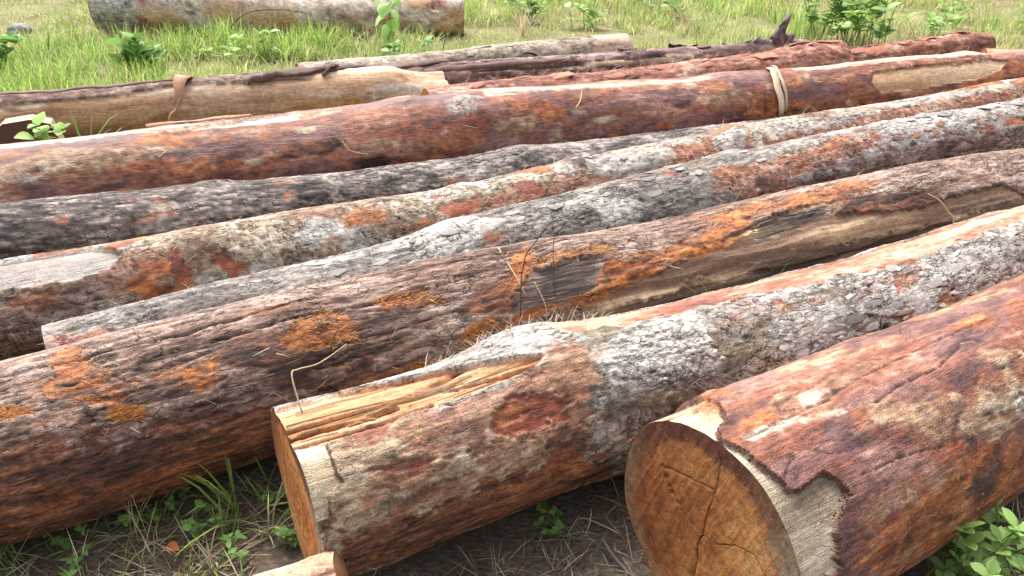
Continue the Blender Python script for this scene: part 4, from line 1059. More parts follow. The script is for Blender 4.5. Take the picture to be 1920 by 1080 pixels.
def blades(name, x, y, z, h, w, colr, lean, az, curl, seed=0, wob=0.12):
    """curved ribbons standing (lean 0) or lying (lean ~1.5) from x, y, z; 4 stations each"""
    rs = np.random.RandomState(seed)
    n = len(x)
    t = np.array([0, .4, .75, 1.0])
    wd = np.array([0.75, 1.0, 0.6, 0.06])
    a = lean[:, None] + curl[:, None] * t[None] ** 1.5
    seg = np.diff(np.concatenate([[0], t]))
    hx = np.cumsum(np.sin(a) * seg[None] * h[:, None], 1)
    hz = np.cumsum(np.cos(a) * seg[None] * h[:, None], 1)
    hx -= hx[:, :1]; hz -= hz[:, :1]
    tw = rs.uniform(-wob, wob, n)[:, None] * t[None] * h[:, None]
    ca, sa = np.cos(az)[:, None], np.sin(az)[:, None]
    px = x[:, None] + ca * hx - sa * tw
    py = y[:, None] + sa * hx + ca * tw
    pz = np.maximum(z[:, None] + hz, z[:, None] - 0.01)
    fa = az[:, None] + math.pi / 2 + rs.uniform(-0.7, 0.7, n)[:, None]
    ex, ey = np.cos(fa) * w[:, None] * wd[None] / 2, np.sin(fa) * w[:, None] * wd[None] / 2
    V = np.stack([np.stack([px - ex, py - ey, pz], -1), np.stack([px + ex, py + ey, pz], -1)], 2).reshape(-1, 3)
    base = np.arange(n)[:, None, None] * 8
    k = np.arange(3)[None, :, None] * 2
    q = (base + k + np.array([0, 1, 3, 2])[None, None, :]).reshape(-1, 4)
    C = np.repeat(colr, 8, 0)
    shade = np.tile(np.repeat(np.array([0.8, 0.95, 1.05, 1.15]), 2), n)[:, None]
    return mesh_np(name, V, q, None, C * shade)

def palette(n, cs, rs, spread=0.18):
    i = rs.randint(0, len(cs), n)
    c = np.array(cs, np.float32)[i]
    return c * rs.uniform(1 - spread, 1 + spread, (n, 1)).astype(np.float32)

GREEN = [(.29, .46, .09), (.22, .38, .065), (.38, .53, .14), (.16, .27, .055), (.46, .56, .18)]
YELLOW = [(.54, .54, .21), (.60, .56, .27), (.46, .50, .16), (.64, .57, .34), (.40, .47, .14)]
STRAW = [(.56, .47, .30), (.47, .38, .24), (.62, .53, .35), (.40, .32, .21), (.37, .33, .25)]

# meadow behind the logs: clumps of blades
rs = np.random.RandomState(3)
def zone_tint(c, z):
    k = sst(-0.25, 0.5, -z)[:, None]        # short worn places are straw coloured, tall places greener
    return c * (1 - 0.6 * k) + np.array([.52, .45, .28], np.float32) * 0.6 * k
def meadow(name, n_cl, per, xr, yr, cs, hh, seed, label, cat, cond, w=(0.004, 0.008), spread=0.10, lean=0.28, curl=0.9):
    rs = np.random.RandomState(seed)
    cx, cy = rs.uniform(xr[0], xr[1], n_cl), rs.uniform(yr[0], yr[1], n_cl)
    keep = cond(cx, cy, rs)
    cx, cy = cx[keep], cy[keep]
    hs_ = rs.uniform(hh[0], hh[1], len(cx))
    tint = rs.uniform(0.75, 1.25, len(cx))
    zone = fbm(np.stack([cx * 0.55, cy * 0.75, cx * 0 + 2.0], 1), 3, 33)
    hs_ = hs_ * np.clip(0.85 + 0.9 * zone, 0.28, 1.4)
    x = np.repeat(cx, per) + rs.normal(0, spread, len(cx) * per)
    y = np.repeat(cy, per) + rs.normal(0, spread, len(cx) * per)
    h = np.repeat(hs_, per) * rs.uniform(0.55, 1.15, len(x))
    tn = np.repeat(tint, per)
    zn = np.repeat(zone, per)
    ok = clear_of_logs(x, y, 0.9) & ((zn > -0.2) | (rs.uniform(0, 1, len(x)) < 0.45))
    if name != 'gap_grass': ok &= behind(x, y)
    x, y, h, tn, zn = x[ok], y[ok], h[ok], tn[ok], zn[ok]
    n = len(x)
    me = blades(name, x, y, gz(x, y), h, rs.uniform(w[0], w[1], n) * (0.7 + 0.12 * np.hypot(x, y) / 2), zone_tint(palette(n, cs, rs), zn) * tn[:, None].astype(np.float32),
                np.abs(rs.normal(0, lean, n)), rs.uniform(0, 6.283, n), rs.normal(0.6, 0.5, n) * curl, seed)
    return tag(obj(name, me, MAT['grass']), label, cat, None, 'stuff')

_bx = [-9, -3.4, -1.62, -1.5, 1.0, 1.08, 2.4, 2.48, 4.1, 4.2, 9]
_by = [3.1, 4.88, 5.45, 6.18, 7.32, 6.65, 7.08, 6.56, 7.42, 6.5, 8.0]
def behind(x, y):
    """beyond the hindmost logs of the row"""
    return y > np.interp(x, _bx, _by)
def patchy(k, s, seed, lo, hi):
    def f(x, y, rs):
        v = fbm(np.stack([x * s, y * s, np.zeros(len(x))], 1), 3, seed)
        return (v + rs.normal(0, 0.15, len(x)) > lo) & (v < hi) & behind(x, y) & clear_of_logs(x, y, 1.1)
    return f

meadow('meadow_grass', 3600, 20, (-8.5, 8.5), (4.0, 12.5), YELLOW + GREEN[2:3], (0.10, 0.24), 5, 'yellowish meadow grass filling the ground beyond the logs', 'grass', patchy(0, 0.7, 2, -0.6, 9), spread=0.07, lean=0.4)
meadow('green_grass', 1500, 26, (-8.0, 8.0), (4.0, 12.5), GREEN, (0.12, 0.28), 6, 'fresh green grass growing in patches beyond the logs', 'grass', patchy(0, 0.6, 4, -0.02, 9), spread=0.06, lean=0.45)
def fringe(x, y, rs):   # lush belt
    return _fringe(x, y) & behind(x, y) & clear_of_logs(x, y, 1.0)
def _fringe(x, y):   # lush belt right behind the far logs on the left
    return (y > 5.0 + 0.25 * (x + 3.4)) & ((y < 7.3) | ((y < 7.95) & (x > -4.2) & (x < -0.3))) & (x < 0.3)
meadow('lush_grass', 760, 34, (-6.5, 0.3), (4.8, 8.1), GREEN[:3] + YELLOW[2:3], (0.14, 0.32), 7, 'lush taller green grass between the peeled log and the far trunk', 'grass', fringe, (0.005, 0.010), 0.06, 0.45, 1.1)
def dry(x, y, rs):
    v = fbm(np.stack([x * 0.9, y * 0.9, np.ones(len(x)) * 3], 1), 3, 8)
    return (v > 0.12) & behind(x, y) & clear_of_logs(x, y, 1.1)
meadow('dry_grass', 2200, 12, (-8.0, 8.0), (4.0, 12.0), STRAW, (0.12, 0.30), 8, 'dry straw-coloured grass mixed into the meadow', 'dry grass', dry, (0.003, 0.006), 0.12, 0.5, 1.0)
def far_field(x, y, rs):
    return y > 12.2
meadow('distant_grass', 1800, 12, (-16, 16), (12.0, 24.0), YELLOW + GREEN[:2], (0.25, 0.5), 9, 'taller grass further off across the meadow', 'grass', far_field, (0.010, 0.02), 0.25)
# sparse grass in the gaps between the far logs
def gaps(x, y, rs):
    return clear_of_logs(x, y, 1.02) & (x < -0.7) & (y > 3.2 + 0.4 * x) & (y < 5.6 + 0.35 * x) & (x < 3)
meadow('gap_grass', 190, 8, (-3.6, 3.0), (2.6, 6.0), GREEN[2:] + STRAW[:2], (0.10, 0.26), 10, 'thin grass poking up in the gaps between the far logs', 'grass', gaps, (0.004, 0.007), 0.05)

# ------------------------------------------------------------------ near ground cover
def near_zone(x, y, marg=0.75):
    return clear_of_logs(x, y, marg)
def litter(name, n, xr, yr, cs, hh, w, seed, label, cat, lean=(1.15, 0.25), mat='straw', dens=None, lift=0.012):
    rs = np.random.RandomState(seed)
    x, y = rs.uniform(*xr, n), rs.uniform(*yr, n)
    ok = near_zone(x, y)
    if dens is not None: ok &= dens(x, y, rs)
    x, y = x[ok], y[ok]
    n = len(x)
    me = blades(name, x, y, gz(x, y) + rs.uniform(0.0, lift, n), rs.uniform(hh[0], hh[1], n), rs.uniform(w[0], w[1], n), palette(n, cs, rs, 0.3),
                rs.normal(lean[0], lean[1], n), rs.uniform(0, 6.283, n), rs.normal(0.25, 0.3, n), seed, 0.35)
    return tag(obj(name, me, MAT[mat]), label, cat, None, 'stuff')
left = lambda x, y, rs: (x < -0.35) | (rs.uniform(0, 1, len(x)) < 0.28)
litter('straw_litter', 21000, (-2.4, 2.4), (0.7, 3.2), STRAW[:2] + STRAW[3:] + [(.22, .17, .12), (.15, .12, .09)], (0.03, 0.13), (0.0015, 0.0035), 21, 'dead straw and grass litter scattered on the near soil', 'straw', (1.25, 0.22), dens=lambda x, y, rs: (x < -0.35) | (rs.uniform(0, 1, len(x)) < 0.55))
litter('standing_straw', 1500, (-2.4, 2.4), (0.7, 2.6), STRAW, (0.06, 0.2), (0.0015, 0.003), 22, 'dry stalks sticking up from the near soil', 'straw', (0.6, 0.35), dens=left)
litter('near_grass', 6000, (-2.4, 2.4), (0.7, 2.6), GREEN[1:4] + [(.22, .27, .10)], (0.05, 0.17), (0.003, 0.006), 23, 'short green grass among the straw in front of the logs', 'grass', (0.65, 0.35), 'grass', dens=lambda x, y, rs: left(x, y, rs) & (fbm(np.stack([x * 4, y * 4, x * 0], 1), 2, 6) > 0.0))
litter('soil_crumbs', 12000, (-1.6, 1.6), (0.9, 2.4), [(.12, .09, .07), (.08, .06, .045), (.2, .15, .11), (.30, .2, .12), (.30, .12, .05)], (0.008, 0.035), (0.002, 0.007), 24, 'small chips and crumbs of bark on the near soil', 'bark chips', (1.45, 0.2), lift=0.006)

# ------------------------------------------------------------------ leaves
def leaf_mesh(name, outline, fold=0.18, droop=0.15, rows=5):
    """a leaf along +X of length 1: outline(t) half width; folded on the midrib"""
    V, Q = [], []
    for i in range(rows + 1):
        t = i / rows
        wv = max(outline(t), 0.004)
        z = -droop * t * t
        V += [(t, -wv, z + wv * fold), (t, 0, z), (t, wv, z + wv * fold)]
    for i in range(rows):
        a = i * 3
        Q += [(a, a + 1, a + 4, a + 3), (a + 1, a + 2, a + 5, a + 4)]
    return mesh_np(name, np.array(V, np.float32), np.array(Q, np.int32))
LM = {
 'obovate': leaf_mesh('leaf', lambda t: 0.27 * math.sin(math.pi * min(1, t ** 1.25)) ** 0.75 if t < 1 else 0),
 'ovate': leaf_mesh('leaf', lambda t: 0.34 * math.sin(math.pi * t ** 0.75) ** 0.8 if 0 < t < 1 else 0, 0.25, 0.25),
 'heart': leaf_mesh('leaf', lambda t: 0.46 * math.sin(math.pi * t ** 0.6) ** 0.7 if 0 < t < 1 else 0.0, 0.2, 0.35, 7),
}
def put_leaf(root, me, mat, p, d, size, rs, roll=0.5):
    if len(me.materials) == 0: me.materials.append(mat)
    if me.materials[0] != mat:
        key = me.name.split('.')[0] + mat.name
        if key not in LM:
            c2 = me.copy(); c2.materials.clear(); c2.materials.append(mat); LM[key] = c2
        me = LM[key]
    o = bpy.data.objects.new('leaf', me)
    col.objects.link(o)
    o.parent = root
    d = Vector(d).normalized()
    q = d.to_track_quat('X', 'Z')
    o.rotation_mode = 'QUATERNION'
    o.rotation_quaternion = q @ Matrix.Rotation(rs.uniform(-roll, roll), 3, 'X').to_quaternion()
    o.location = p
    o.scale = (size, size * rs.uniform(0.85, 1.15), size)
    return o

def leafy(name, label, cat, loc, n_stem, height, spread, leaf, mat, lsize, per, seed, stem_r=0.003, whorl=3, upward=0.3, base_r=0.01):
    rs = random.Random(seed)
    root = thing(name, label, cat, loc)
    for s in range(n_stem):
        a = rs.uniform(0, 6.283)
        tilt = rs.uniform(0.1, 1.0) * spread
        hh = height * rs.uniform(0.65, 1.05)
        pts = []
        for k in range(5):
            t = k / 4
            rr = tilt * t ** 1.3
            pts.append((math.cos(a) * rr + rs.uniform(-1, 1) * 0.015, math.sin(a) * rr + rs.uniform(-1, 1) * 0.015, hh * (t - 0.25 * (tilt / max(spread, .01)) * t * t)))
        bx_, by_ = rs.uniform(-base_r, base_r), rs.uniform(-base_r, base_r)
        pts = [(px_ + bx_, py_ + by_, pz_) for px_, py_, pz_ in pts]
        pts[0] = (bx_, by_, -0.02)
        V, Q, T = tube(smooth_path(pts, 3), np.linspace(stem_r, stem_r * 0.4, 13), 5)
        stem_o = obj('stem', mesh_np('stem', V, Q, T), MAT['green_stem'], root)
        sp = smooth_path(pts, 6)
        for k in range(per):
            t = rs.uniform(0.25, 1.0) if k else 1.0
            p = sp[min(len(sp) - 1, int(t * (len(sp) - 1)))]
            b0 = rs.uniform(0, 6.283)
            for w_ in range(whorl):
                b1 = b0 + w_ * 6.283 / whorl + rs.uniform(-0.4, 0.4)
                put_leaf(stem_o, LM[leaf], MAT[mat], p, (math.cos(b1), math.sin(b1), upward + rs.uniform(-0.35, 0.5)), lsize * rs.uniform(0.6, 1.15), rs)
    return root

leafy('leafy_shrub', 'bright green small-leaved shrub at lower right against the nearest log', 'shrub', (1.03, 1.35, 0), 21, 0.30, 0.22, 'obovate', 'leaf_shrub', 0.046, 5, 4, 0.0028, 3, 0.5, 0.08)
leafy('leafy_bush', 'green broad-leaved bush standing behind the logs at upper right', 'bush', (3.06, 7.75, 0), 21, 0.62, 0.26, 'ovate', 'leaf_bush', 0.122, 7, 9, 0.006, 2, 0.45, 0.30)
leafy('leafy_weed', 'leafy green weed at the upper right corner beside the short red log', 'weed', (4.75, 7.6, 0), 7, 0.42, 0.35, 'ovate', 'leaf_bush', 0.11, 4, 12, 0.005, 2, 0.3)
leafy('leafy_weed', 'low green weed patch at far left in front of the lush grass', 'weed', (-4.0, 6.5, 0), 9, 0.30, 0.35, 'ovate', 'leaf_weed', 0.12, 4, 13, 0.004, 2, 0.7)
for _i, ((_x, _y), _l) in enumerate([((-5.0, 7.2), 'low green weed left of the grey stone in the grass'), ((-2.2, 7.0), 'green weed close in front of the middle of the far trunk'), ((-0.9, 6.75), 'green weed between the sapling and the dull tan log'),
        ((0.75, 8.6), 'green weed in the grass above the whitish bare log end'), ((1.7, 9.3), 'small green weed at the top edge above the broken stub'), ((4.7, 9.0), 'green weed at the top edge, right of the leafy bush')]):
    leafy('leafy_weed', _l, 'weed', (_x, _y, 0), 6, 0.24, 0.26, 'ovate', ('leaf_weed', 'leaf_bush')[_i % 2], 0.09, 3, 60 + _i, 0.004, 2, 0.6, 0.15)
leafy('leafy_weed', 'broad-bladed weed in the lush grass above the peeled log', 'weed', (-2.95, 6.55, 0), 7, 0.26, 0.22, 'ovate', 'leaf_weed', 0.15, 3, 16, 0.004, 2, 0.9, 0.12)
leafy('leafy_weed', 'yellow-green low weed on the right of the leafy bush', 'weed', (3.95, 8.1, 0), 6, 0.22, 0.22, 'ovate', 'leaf_bush', 0.11, 3, 18, 0.004, 2, 0.5, 0.1)
leafy('leafy_weed', 'dark green weed at the top edge right of the far trunk', 'weed', (0.2, 8.9, 0), 8, 0.45, 0.40, 'ovate', 'leaf_weed', 0.10, 4, 14, 0.004, 2, 0.4)
leafy('leafy_weed', 'small green sprout in the gap above the big red log, far left', 'weed', (-2.55, 4.35, 0), 4, 0.26, 0.14, 'ovate', 'leaf_bush', 0.10, 2, 15, 0.003, 2, 0.5)
_wr = random.Random(77)
MORE = [((-1.14, 1.60), 'small weed at the left edge under the orange-patched log'), ((-0.56, 1.52), 'low weed touching the foot of the yellow split butt end'), ((-0.78, 1.56), 'green weed just above the curled dead leaf'),
        ((-1.12, 1.52), 'leafy weed second from the bottom left corner'), ((0.10, 1.58), 'tiny weed on the bare soil between the two nearest logs'), ((0.72, 1.22), 'weed at the bottom edge left of the small-leaved shrub')]
WEEDS = [(q_, l_, 5, _wr.uniform(.04, .07)) for q_, l_ in MORE] + [((-1.26, 1.46), 'bright green weed in the bottom left corner of the photo', 5, 0.06), ((-1.02, 1.43), 'small green weed on the straw near the bottom left corner', 4, 0.05),
         ((-0.86, 1.62), 'three-leaved weed close under the orange-patched log', 4, 0.05), ((-0.62, 1.66), 'green weed left of the yellow split butt end', 5, 0.05),
         ((-0.98, 1.60), 'pale-stalked weed rising in front of the orange-patched log', 3, 0.07), ((-0.70, 1.47), 'small weed between the dead brown leaf and the small log', 4, 0.04)]
for i, ((wx, wy), lb, ns, hh) in enumerate(WEEDS):
    leafy('ground_weed', lb, 'weed', (wx, wy, 0), ns, hh, 0.07, 'ovate', 'leaf_weed', 0.024, 2, 40 + i, 0.0012, 3, 0.35)

# tall plant with a few big heart-shaped leaves at the top left
root = thing('tall_sapling', 'slender sapling with a few big hanging leaves in front of far trunk', 'sapling', (-1.12, 7.45, 0))
rr = random.Random(5)
pts = smooth_path([(0.03, 0, -0.02), (0.03, 0, 0.15), (0.06, 0.0, 0.28), (0.06, 0.02, 0.42), (0.05, 0.02, 0.6)], 5)
V, Q, T = tube(pts, np.linspace(0.008, 0.004, len(pts)), 6)
stem_o = obj('stem', mesh_np('stem', V, Q, T), MAT['green_stem'], root)
for (px, pz, dx, dy, dz, s) in ((.06, .24, -.6, -.6, -.7, .15), (.06, .28, .5, -.5, -.7, .12), (.06, .34, -.8, -.5, -.3, .17), (.06, .37, .7, -.5, -.6, .15), (.06, .42, -.3, -.8, -.3, .18), (.06, .46, .7, -.6, -.2, .15), (.05, .5, -.7, -.5, -.3, .16), (.06, .20, -.2, -.6, -.9, .12)):
    put_leaf(stem_o, LM['heart'], MAT['leaf_bush'], (px, 0, pz), (dx, dy, dz), s, rr, 0.3)

# ------------------------------------------------------------------ pieces on the logs
rnd = random.Random(17)
PLATES = []
for k in range(7):
    n = 9
    V = []
    rad = [rnd.uniform(0.6, 1.25) for _ in range(n)]
    for z, s in ((0.0, 1.0), (0.13, 0.94), (0.17, 0.72)):
        for i in range(n):
            a = 2 * math.pi * i / n
            V.append((math.cos(a) * rad[i] * s, math.sin(a) * rad[i] * s * 0.62, z + 0.05 * math.cos(a * 2 + k)))
    V.append((0, 0, 0.17))
    Q = [(r_ * n + i, r_ * n + (i + 1) % n, (r_ + 1) * n + (i + 1) % n, (r_ + 1) * n + i) for r_ in range(2) for i in range(n)]
    T = [(2 * n + i, 2 * n + (i + 1) % n, 3 * n) for i in range(n)]
    PLATES.append((np.array(V, np.float32), np.array(Q, np.int32), np.array(T, np.int32)))
PMESH = {}
def plate_mesh(k, mat):
    if (k, mat) not in PMESH:
        me = mesh_np('bark_plate', *PLATES[k], smooth=False)
        me.materials.append(MAT[mat])
        PMESH[(k, mat)] = me
    return PMESH[(k, mat)]
def plates(key, n, u_rng, t_rng, size, mats, seed, inside=None, cap=0.12):
    L_ = LOGS[key]
    r_ = random.Random(seed)
    done = 0
    for _ in range(n * 8):
        if done >= n: break
        u, t = r_.uniform(*u_rng), r_.uniform(*t_rng)
        if inside is not None:
            t = inside(u, r_)
        i = int(np.clip(np.searchsorted(L_.us, u), 1, L_.n - 2))
        j = int(np.argmin(np.abs(L_.th - t)))
        if L_.kind[i * L_.m + j]: continue
        c_ = L_.c[i * L_.m + j]
        if c_[0] - c_[2] > cap: continue
        p, nrm = surf(L_, u, t, 0.0005)
        o = bpy.data.objects.new('bark_plate', plate_mesh(r_.randrange(7), r_.choice(mats)))
        col.objects.link(o)
        o.parent = L_.root
        xa = Vector((1, r_.uniform(-.2, .2), 0))
        xa = (xa - nrm * xa.dot(nrm)).normalized()
        nn = (nrm + Vector((r_.uniform(-.15, .15), 0, r_.uniform(-.05, .28)))).normalized()
        ya = nn.cross(xa).normalized()
        xa = ya.cross(nn)
        M = Matrix((xa, ya, nn)).transposed().to_4x4()
        M.translation = p
        s = r_.uniform(*size)
        o.matrix_basis = M @ Matrix.Diagonal((s * r_.uniform(1.0, 1.6), s * r_.uniform(0.6, 1.1), s * 0.32, 1))
        done += 1
plates('B', 130, (1.25, 3.3), (8, 75), (0.010, 0.026), ['plate_grey', 'plate_grey', 'plate_grey', 'plate_pale'], 1)
plates('D', 70, (0.7, 2.8), (-25, 45), (0.012, 0.028), ['plate_grey'], 2)
plates('D', 45, (3.6, 5.2), (-28, 4), (0.025, 0.06), ['plate_grey'], 3)
plates('D', 40, (3.4, 5.4), (10, 50), (0.015, 0.03), ['plate_red', 'plate_grey', 'plate_red'], 4)
plates('F', 30, (0.0, 3.4), (-20, 30), (0.010, 0.022), ['plate_dark'], 5)
plates('E', 40, (2.2, 5.6), (-25, 35), (0.012, 0.025), ['plate_grey'], 6)

plates('K', 45, (0.1, 3.2), (-45, 40), (0.03, 0.075), ['flake_pink', 'plate_red'], 7, cap=9)
plates('K2', 30, (0.1, 1.9), (-45, 40), (0.03, 0.08), ['flake_pink', 'plate_red'], 8, cap=9)
plates('J', 32, (0.1, 3.6), (-45, 45), (0.03, 0.08), ['flake_purple', 'bark_dark'], 9, cap=9)
plates('I', 14, (0.1, 2.3), (-45, 45), (0.02, 0.05), ['plate_grey'], 10, cap=9)
def fibres(key, skins, n, seed, ln=(0.012, 0.05), label=None):
    """loose threads of rotten bark standing off the orange patches"""
    L_ = LOGS[key]
    rs = np.random.RandomState(seed)
    V, Q, C = [], [], []
    rm = 0.21
    polys = [[(a, math.radians(t) * rm) for a, t in poly] for sk, rec, e, poly in PATCHES[key] if sk in skins]
    tot = 0
    while tot < n:
        pl = polys[rs.randint(len(polys))]
        xs, ys = [a for a, _ in pl], [b for _, b in pl]
        u, v = rs.uniform(min(xs) - .01, max(xs) + .01), rs.uniform(min(ys) - .01, max(ys) + .01)
        if poly_sdf(np.array([u]), np.array([v]), pl)[0] > 0.006: 
            if rs.rand() > 0.02: continue
        p, nrm = surf(L_, u, math.degrees(v / rm), 0.001)
        d = (Vector((rs.choice([-1, 1]), rs.normal(0, .45), rs.normal(0, .45))) + nrm * abs(rs.normal(0.02, .18))).normalized()
        sd2 = d.cross(nrm).normalized() * rs.uniform(.0004, .0011)
        l = rs.uniform(*ln)
        m_ = p + d * l * .5 + nrm * rs.uniform(0, .003)
        e_ = p + d * l - nrm * rs.uniform(-.004, .004) + sd2 * rs.normal(0, 4)
        b0 = len(V)
        V += [p - sd2, p + sd2, m_ - sd2, m_ + sd2, e_ - sd2 * .3, e_ + sd2 * .3]
        Q += [(b0, b0 + 1, b0 + 3, b0 + 2), (b0 + 2, b0 + 3, b0 + 5, b0 + 4)]
        c_ = np.array([(.60, .24, .05), (.48, .16, .03), (.68, .34, .10), (.34, .11, .03)][rs.randint(4)]) * rs.uniform(.8, 1.15)
        C += [c_] * 6
        tot += 1
    o = obj('bark_fibres', mesh_np('bark_fibres', np.array(V, np.float32), np.array(Q, np.int32), None, np.array(C, np.float32)), MAT['straw'], L_.root)
    o['kind'] = 'stuff'
    o['label'] = 'loose orange threads of rotting bark'
fibres('C', {'orange'}, 2600, 3, (0.006, 0.024))
fibres('E', {'orange'}, 120, 5, (0.006, 0.02))

def hair(key, n, u_rng, t_rng, ln, cols, seed, name='bark_fibres', out=0.35):
    """thin frayed fibres / bits of straw caught on a log"""
    L_ = LOGS[key]
    rs = np.random.RandomState(seed)
    V, Q, C = [], [], []
    for _ in range(n):
        u, t = rs.uniform(*u_rng), rs.uniform(*t_rng)
        p, nrm = surf(L_, u, t, 0.001)
        d = (Vector((rs.choice([-1, 1]), rs.normal(0, .6), rs.normal(0, .6))) + nrm * abs(rs.normal(0, out))).normalized()
        sd2 = d.cross(nrm).normalized() * rs.uniform(.0006, .0014)
        l = rs.uniform(*ln)
        m_ = p + d * l * .5 + nrm * rs.uniform(0, .008)
        e_ = p + d * l + nrm * rs.uniform(-.004, .008)
        b0 = len(V)
        V += [p - sd2, p + sd2, m_ - sd2, m_ + sd2, e_ - sd2 * .3, e_ + sd2 * .3]
        Q += [(b0, b0 + 1, b0 + 3, b0 + 2), (b0 + 2, b0 + 3, b0 + 5, b0 + 4)]
        C += [np.array(cols[rs.randint(len(cols))]) * rs.uniform(.7, 1.15)] * 6
    o = obj(name, mesh_np(name, np.array(V, np.float32), np.array(Q, np.int32), None, np.array(C, np.float32)), MAT['straw'], L_.root)
    o['kind'] = 'stuff'
hair('B', 420, (0.95, 1.65), (20, 75), (0.015, 0.05), [(.42, .36, .26), (.3, .25, .18), (.2, .16, .11)], 1)
hair('B', 160, (0.35, 0.85), (-45, -8), (0.02, 0.06), [(.6, .55, .48), (.5, .42, .33)], 2, out=0.8)
hair('C', 300, (0.0, 4.5), (-20, 80), (0.015, 0.06), [(.42, .33, .24), (.3, .22, .16), (.5, .4, .26)], 3)
hair('D', 200, (0.0, 5.5), (-20, 40), (0.015, 0.06), [(.42, .36, .28), (.3, .25, .2)], 4)
hair('G', 240, (0.0, 6.3), (-30, 60), (0.02, 0.09), [(.55, .42, .28), (.45, .3, .2), (.6, .5, .36)], 5)
hair('E', 200, (0.0, 5.5), (-20, 50), (0.02, 0.06), [(.5, .42, .3), (.4, .3, .2)], 6)
hair('K', 700, (0.0, 3.2), (-40, 50), (0.03, 0.12), [(.5, .25, .17), (.38, .15, .1), (.6, .42, .32)], 7)
hair('K2', 420, (0.0, 1.9), (-40, 50), (0.03, 0.10), [(.5, .25, .17), (.38, .15, .1)], 8)
hair('A', 120, (0.0, 1.2), (-20, 80), (0.01, 0.03), [(.5, .3, .2), (.35, .15, .09)], 9)
hair('J', 120, (0.0, 3.6), (-40, 50), (0.03, 0.10), [(.3, .22, .2), (.2, .14, .12)], 10)

def splinters(key, skins, n, seed, cols, ln=(0.05, 0.22)):
    """long slivers lying along the grain of torn wood"""
    L_ = LOGS[key]
    rs = np.random.RandomState(seed)
    rm = 0.21
    polys = [[(a, math.radians(t) * rm) for a, t in poly] for sk, rec, e, poly in PATCHES[key] if sk in skins]
    V, Q, C = [], [], []
    tot = 0
    for _ in range(n * 60):
        if tot >= n: break
        pl = polys[rs.randint(len(polys))]
        xs, ys = [a for a, _ in pl], [b for _, b in pl]
        u, v = rs.uniform(min(xs), max(xs)), rs.uniform(min(ys), max(ys))
        l = rs.uniform(*ln)
        v2 = v + rs.normal(0, .05) * l
        if poly_sdf(np.array([u, u + l]), np.array([v, v2]), pl).max() > -0.001: continue
        b0 = len(V)
        wv = rs.uniform(.001, .0045)
        hh = rs.uniform(.001, .005)
        for k in range(5):
            f = k / 4
            p, nrm = surf(L_, u + l * f, math.degrees((v + (v2 - v) * f) / rm), 0.0005)
            sd2 = Vector((0, nrm.z, -nrm.y)) * wv * (1 - abs(f - .4) * 1.3)
            V += [p - sd2 - nrm * .004, p + nrm * hh * (1 - abs(f - .5)), p + sd2 - nrm * .004]
        for k in range(4):
            a = b0 + k * 3
            Q += [(a, a + 1, a + 4, a + 3), (a + 1, a + 2, a + 5, a + 4)]
        C += [np.array(cols[rs.randint(len(cols))]) * rs.uniform(.7, 1.15)] * 15
        tot += 1
    o = obj('splinters', mesh_np('splinters', np.array(V, np.float32), np.array(Q, np.int32), None, np.array(C, np.float32)), MAT['straw'], L_.root)
    o['kind'] = 'stuff'
splinters('C', {'greywood'}, 150, 1, [(.55, .42, .26), (.2, .16, .14), (.32, .26, .22), (.12, .09, .08)])
splinters('C', {'darkwood'}, 120, 2, [(.3, .2, .12), (.12, .08, .06), (.2, .13, .09), (.42, .2, .07)])
splinters('B', {'wood'}, 40, 3, [(.66, .44, .2), (.72, .55, .33), (.5, .26, .1)], (0.06, 0.3))
splinters('J', {'greywood'}, 20, 4, [(.4, .3, .26), (.2, .14, .12)], (0.1, 0.4))

def crumbs(key, line, n, size, cols, seed, jit=0.006):
    """crumbled edge of thick bark along a line on a log"""
    L_ = LOGS[key]
    rs = np.random.RandomState(seed)
    pts = np.array(line, np.float32)
    rm = 0.25
    seg = np.hypot(np.diff(pts[:, 0]), np.radians(np.diff(pts[:, 1])) * rm)
    cum = np.concatenate([[0], np.cumsum(seg)])
    ico = [(0, 0, 1), (.9, 0, .2), (.28, .86, .2), (-.73, .53, .2), (-.73, -.53, .2), (.28, -.86, .2), (0, 0, -.6)]
    tr_ = [(0, 1, 2), (0, 2, 3), (0, 3, 4), (0, 4, 5), (0, 5, 1), (6, 2, 1), (6, 3, 2), (6, 4, 3), (6, 5, 4), (6, 1, 5)]
    V, T, C = [], [], []
    for _ in range(n):
        s = rs.uniform(0, cum[-1])
        u = np.interp(s, cum, pts[:, 0]) + rs.normal(0, jit)
        t = np.interp(s, cum, pts[:, 1]) + math.degrees(rs.normal(0, jit) / rm)
        p, nrm = surf(L_, u, t, -0.003)
        sz = rs.uniform(*size)
        b0 = len(V)
        for q in ico:
            q = np.array(q) * rs.uniform(.6, 1.3, 3) * sz
            V.append(p + Vector(q))
        T += [tuple(b0 + k for k in f) for f in tr_]
        C += [np.array(cols[rs.randint(len(cols))]) * rs.uniform(.7, 1.2)] * 7
    o = obj('bark_edge', mesh_np('bark_edge', np.array(V, np.float32), None, np.array(T, np.int32), np.array(C, np.float32), smooth=False), MAT['straw'], L_.root)
    o['kind'] = 'stuff'
    o['label'] = 'dark crumbled edge of the thick bark'
crumbs('A', [p for p in PATCHES['A'][1][3][3:22]], 260, (.002, .0055), [(.12, .050, .034), (.15, .060, .038), (.10, .042, .030), (.19, .075, .045)], 1, 0.0028)
crumbs('B', [p for p in PATCHES['B'] if p[0] == 'sapbright'][0][3][2:8], 300, (.001, .0035), [(.14, .07, .045), (.2, .12, .08)], 2, 0.003)

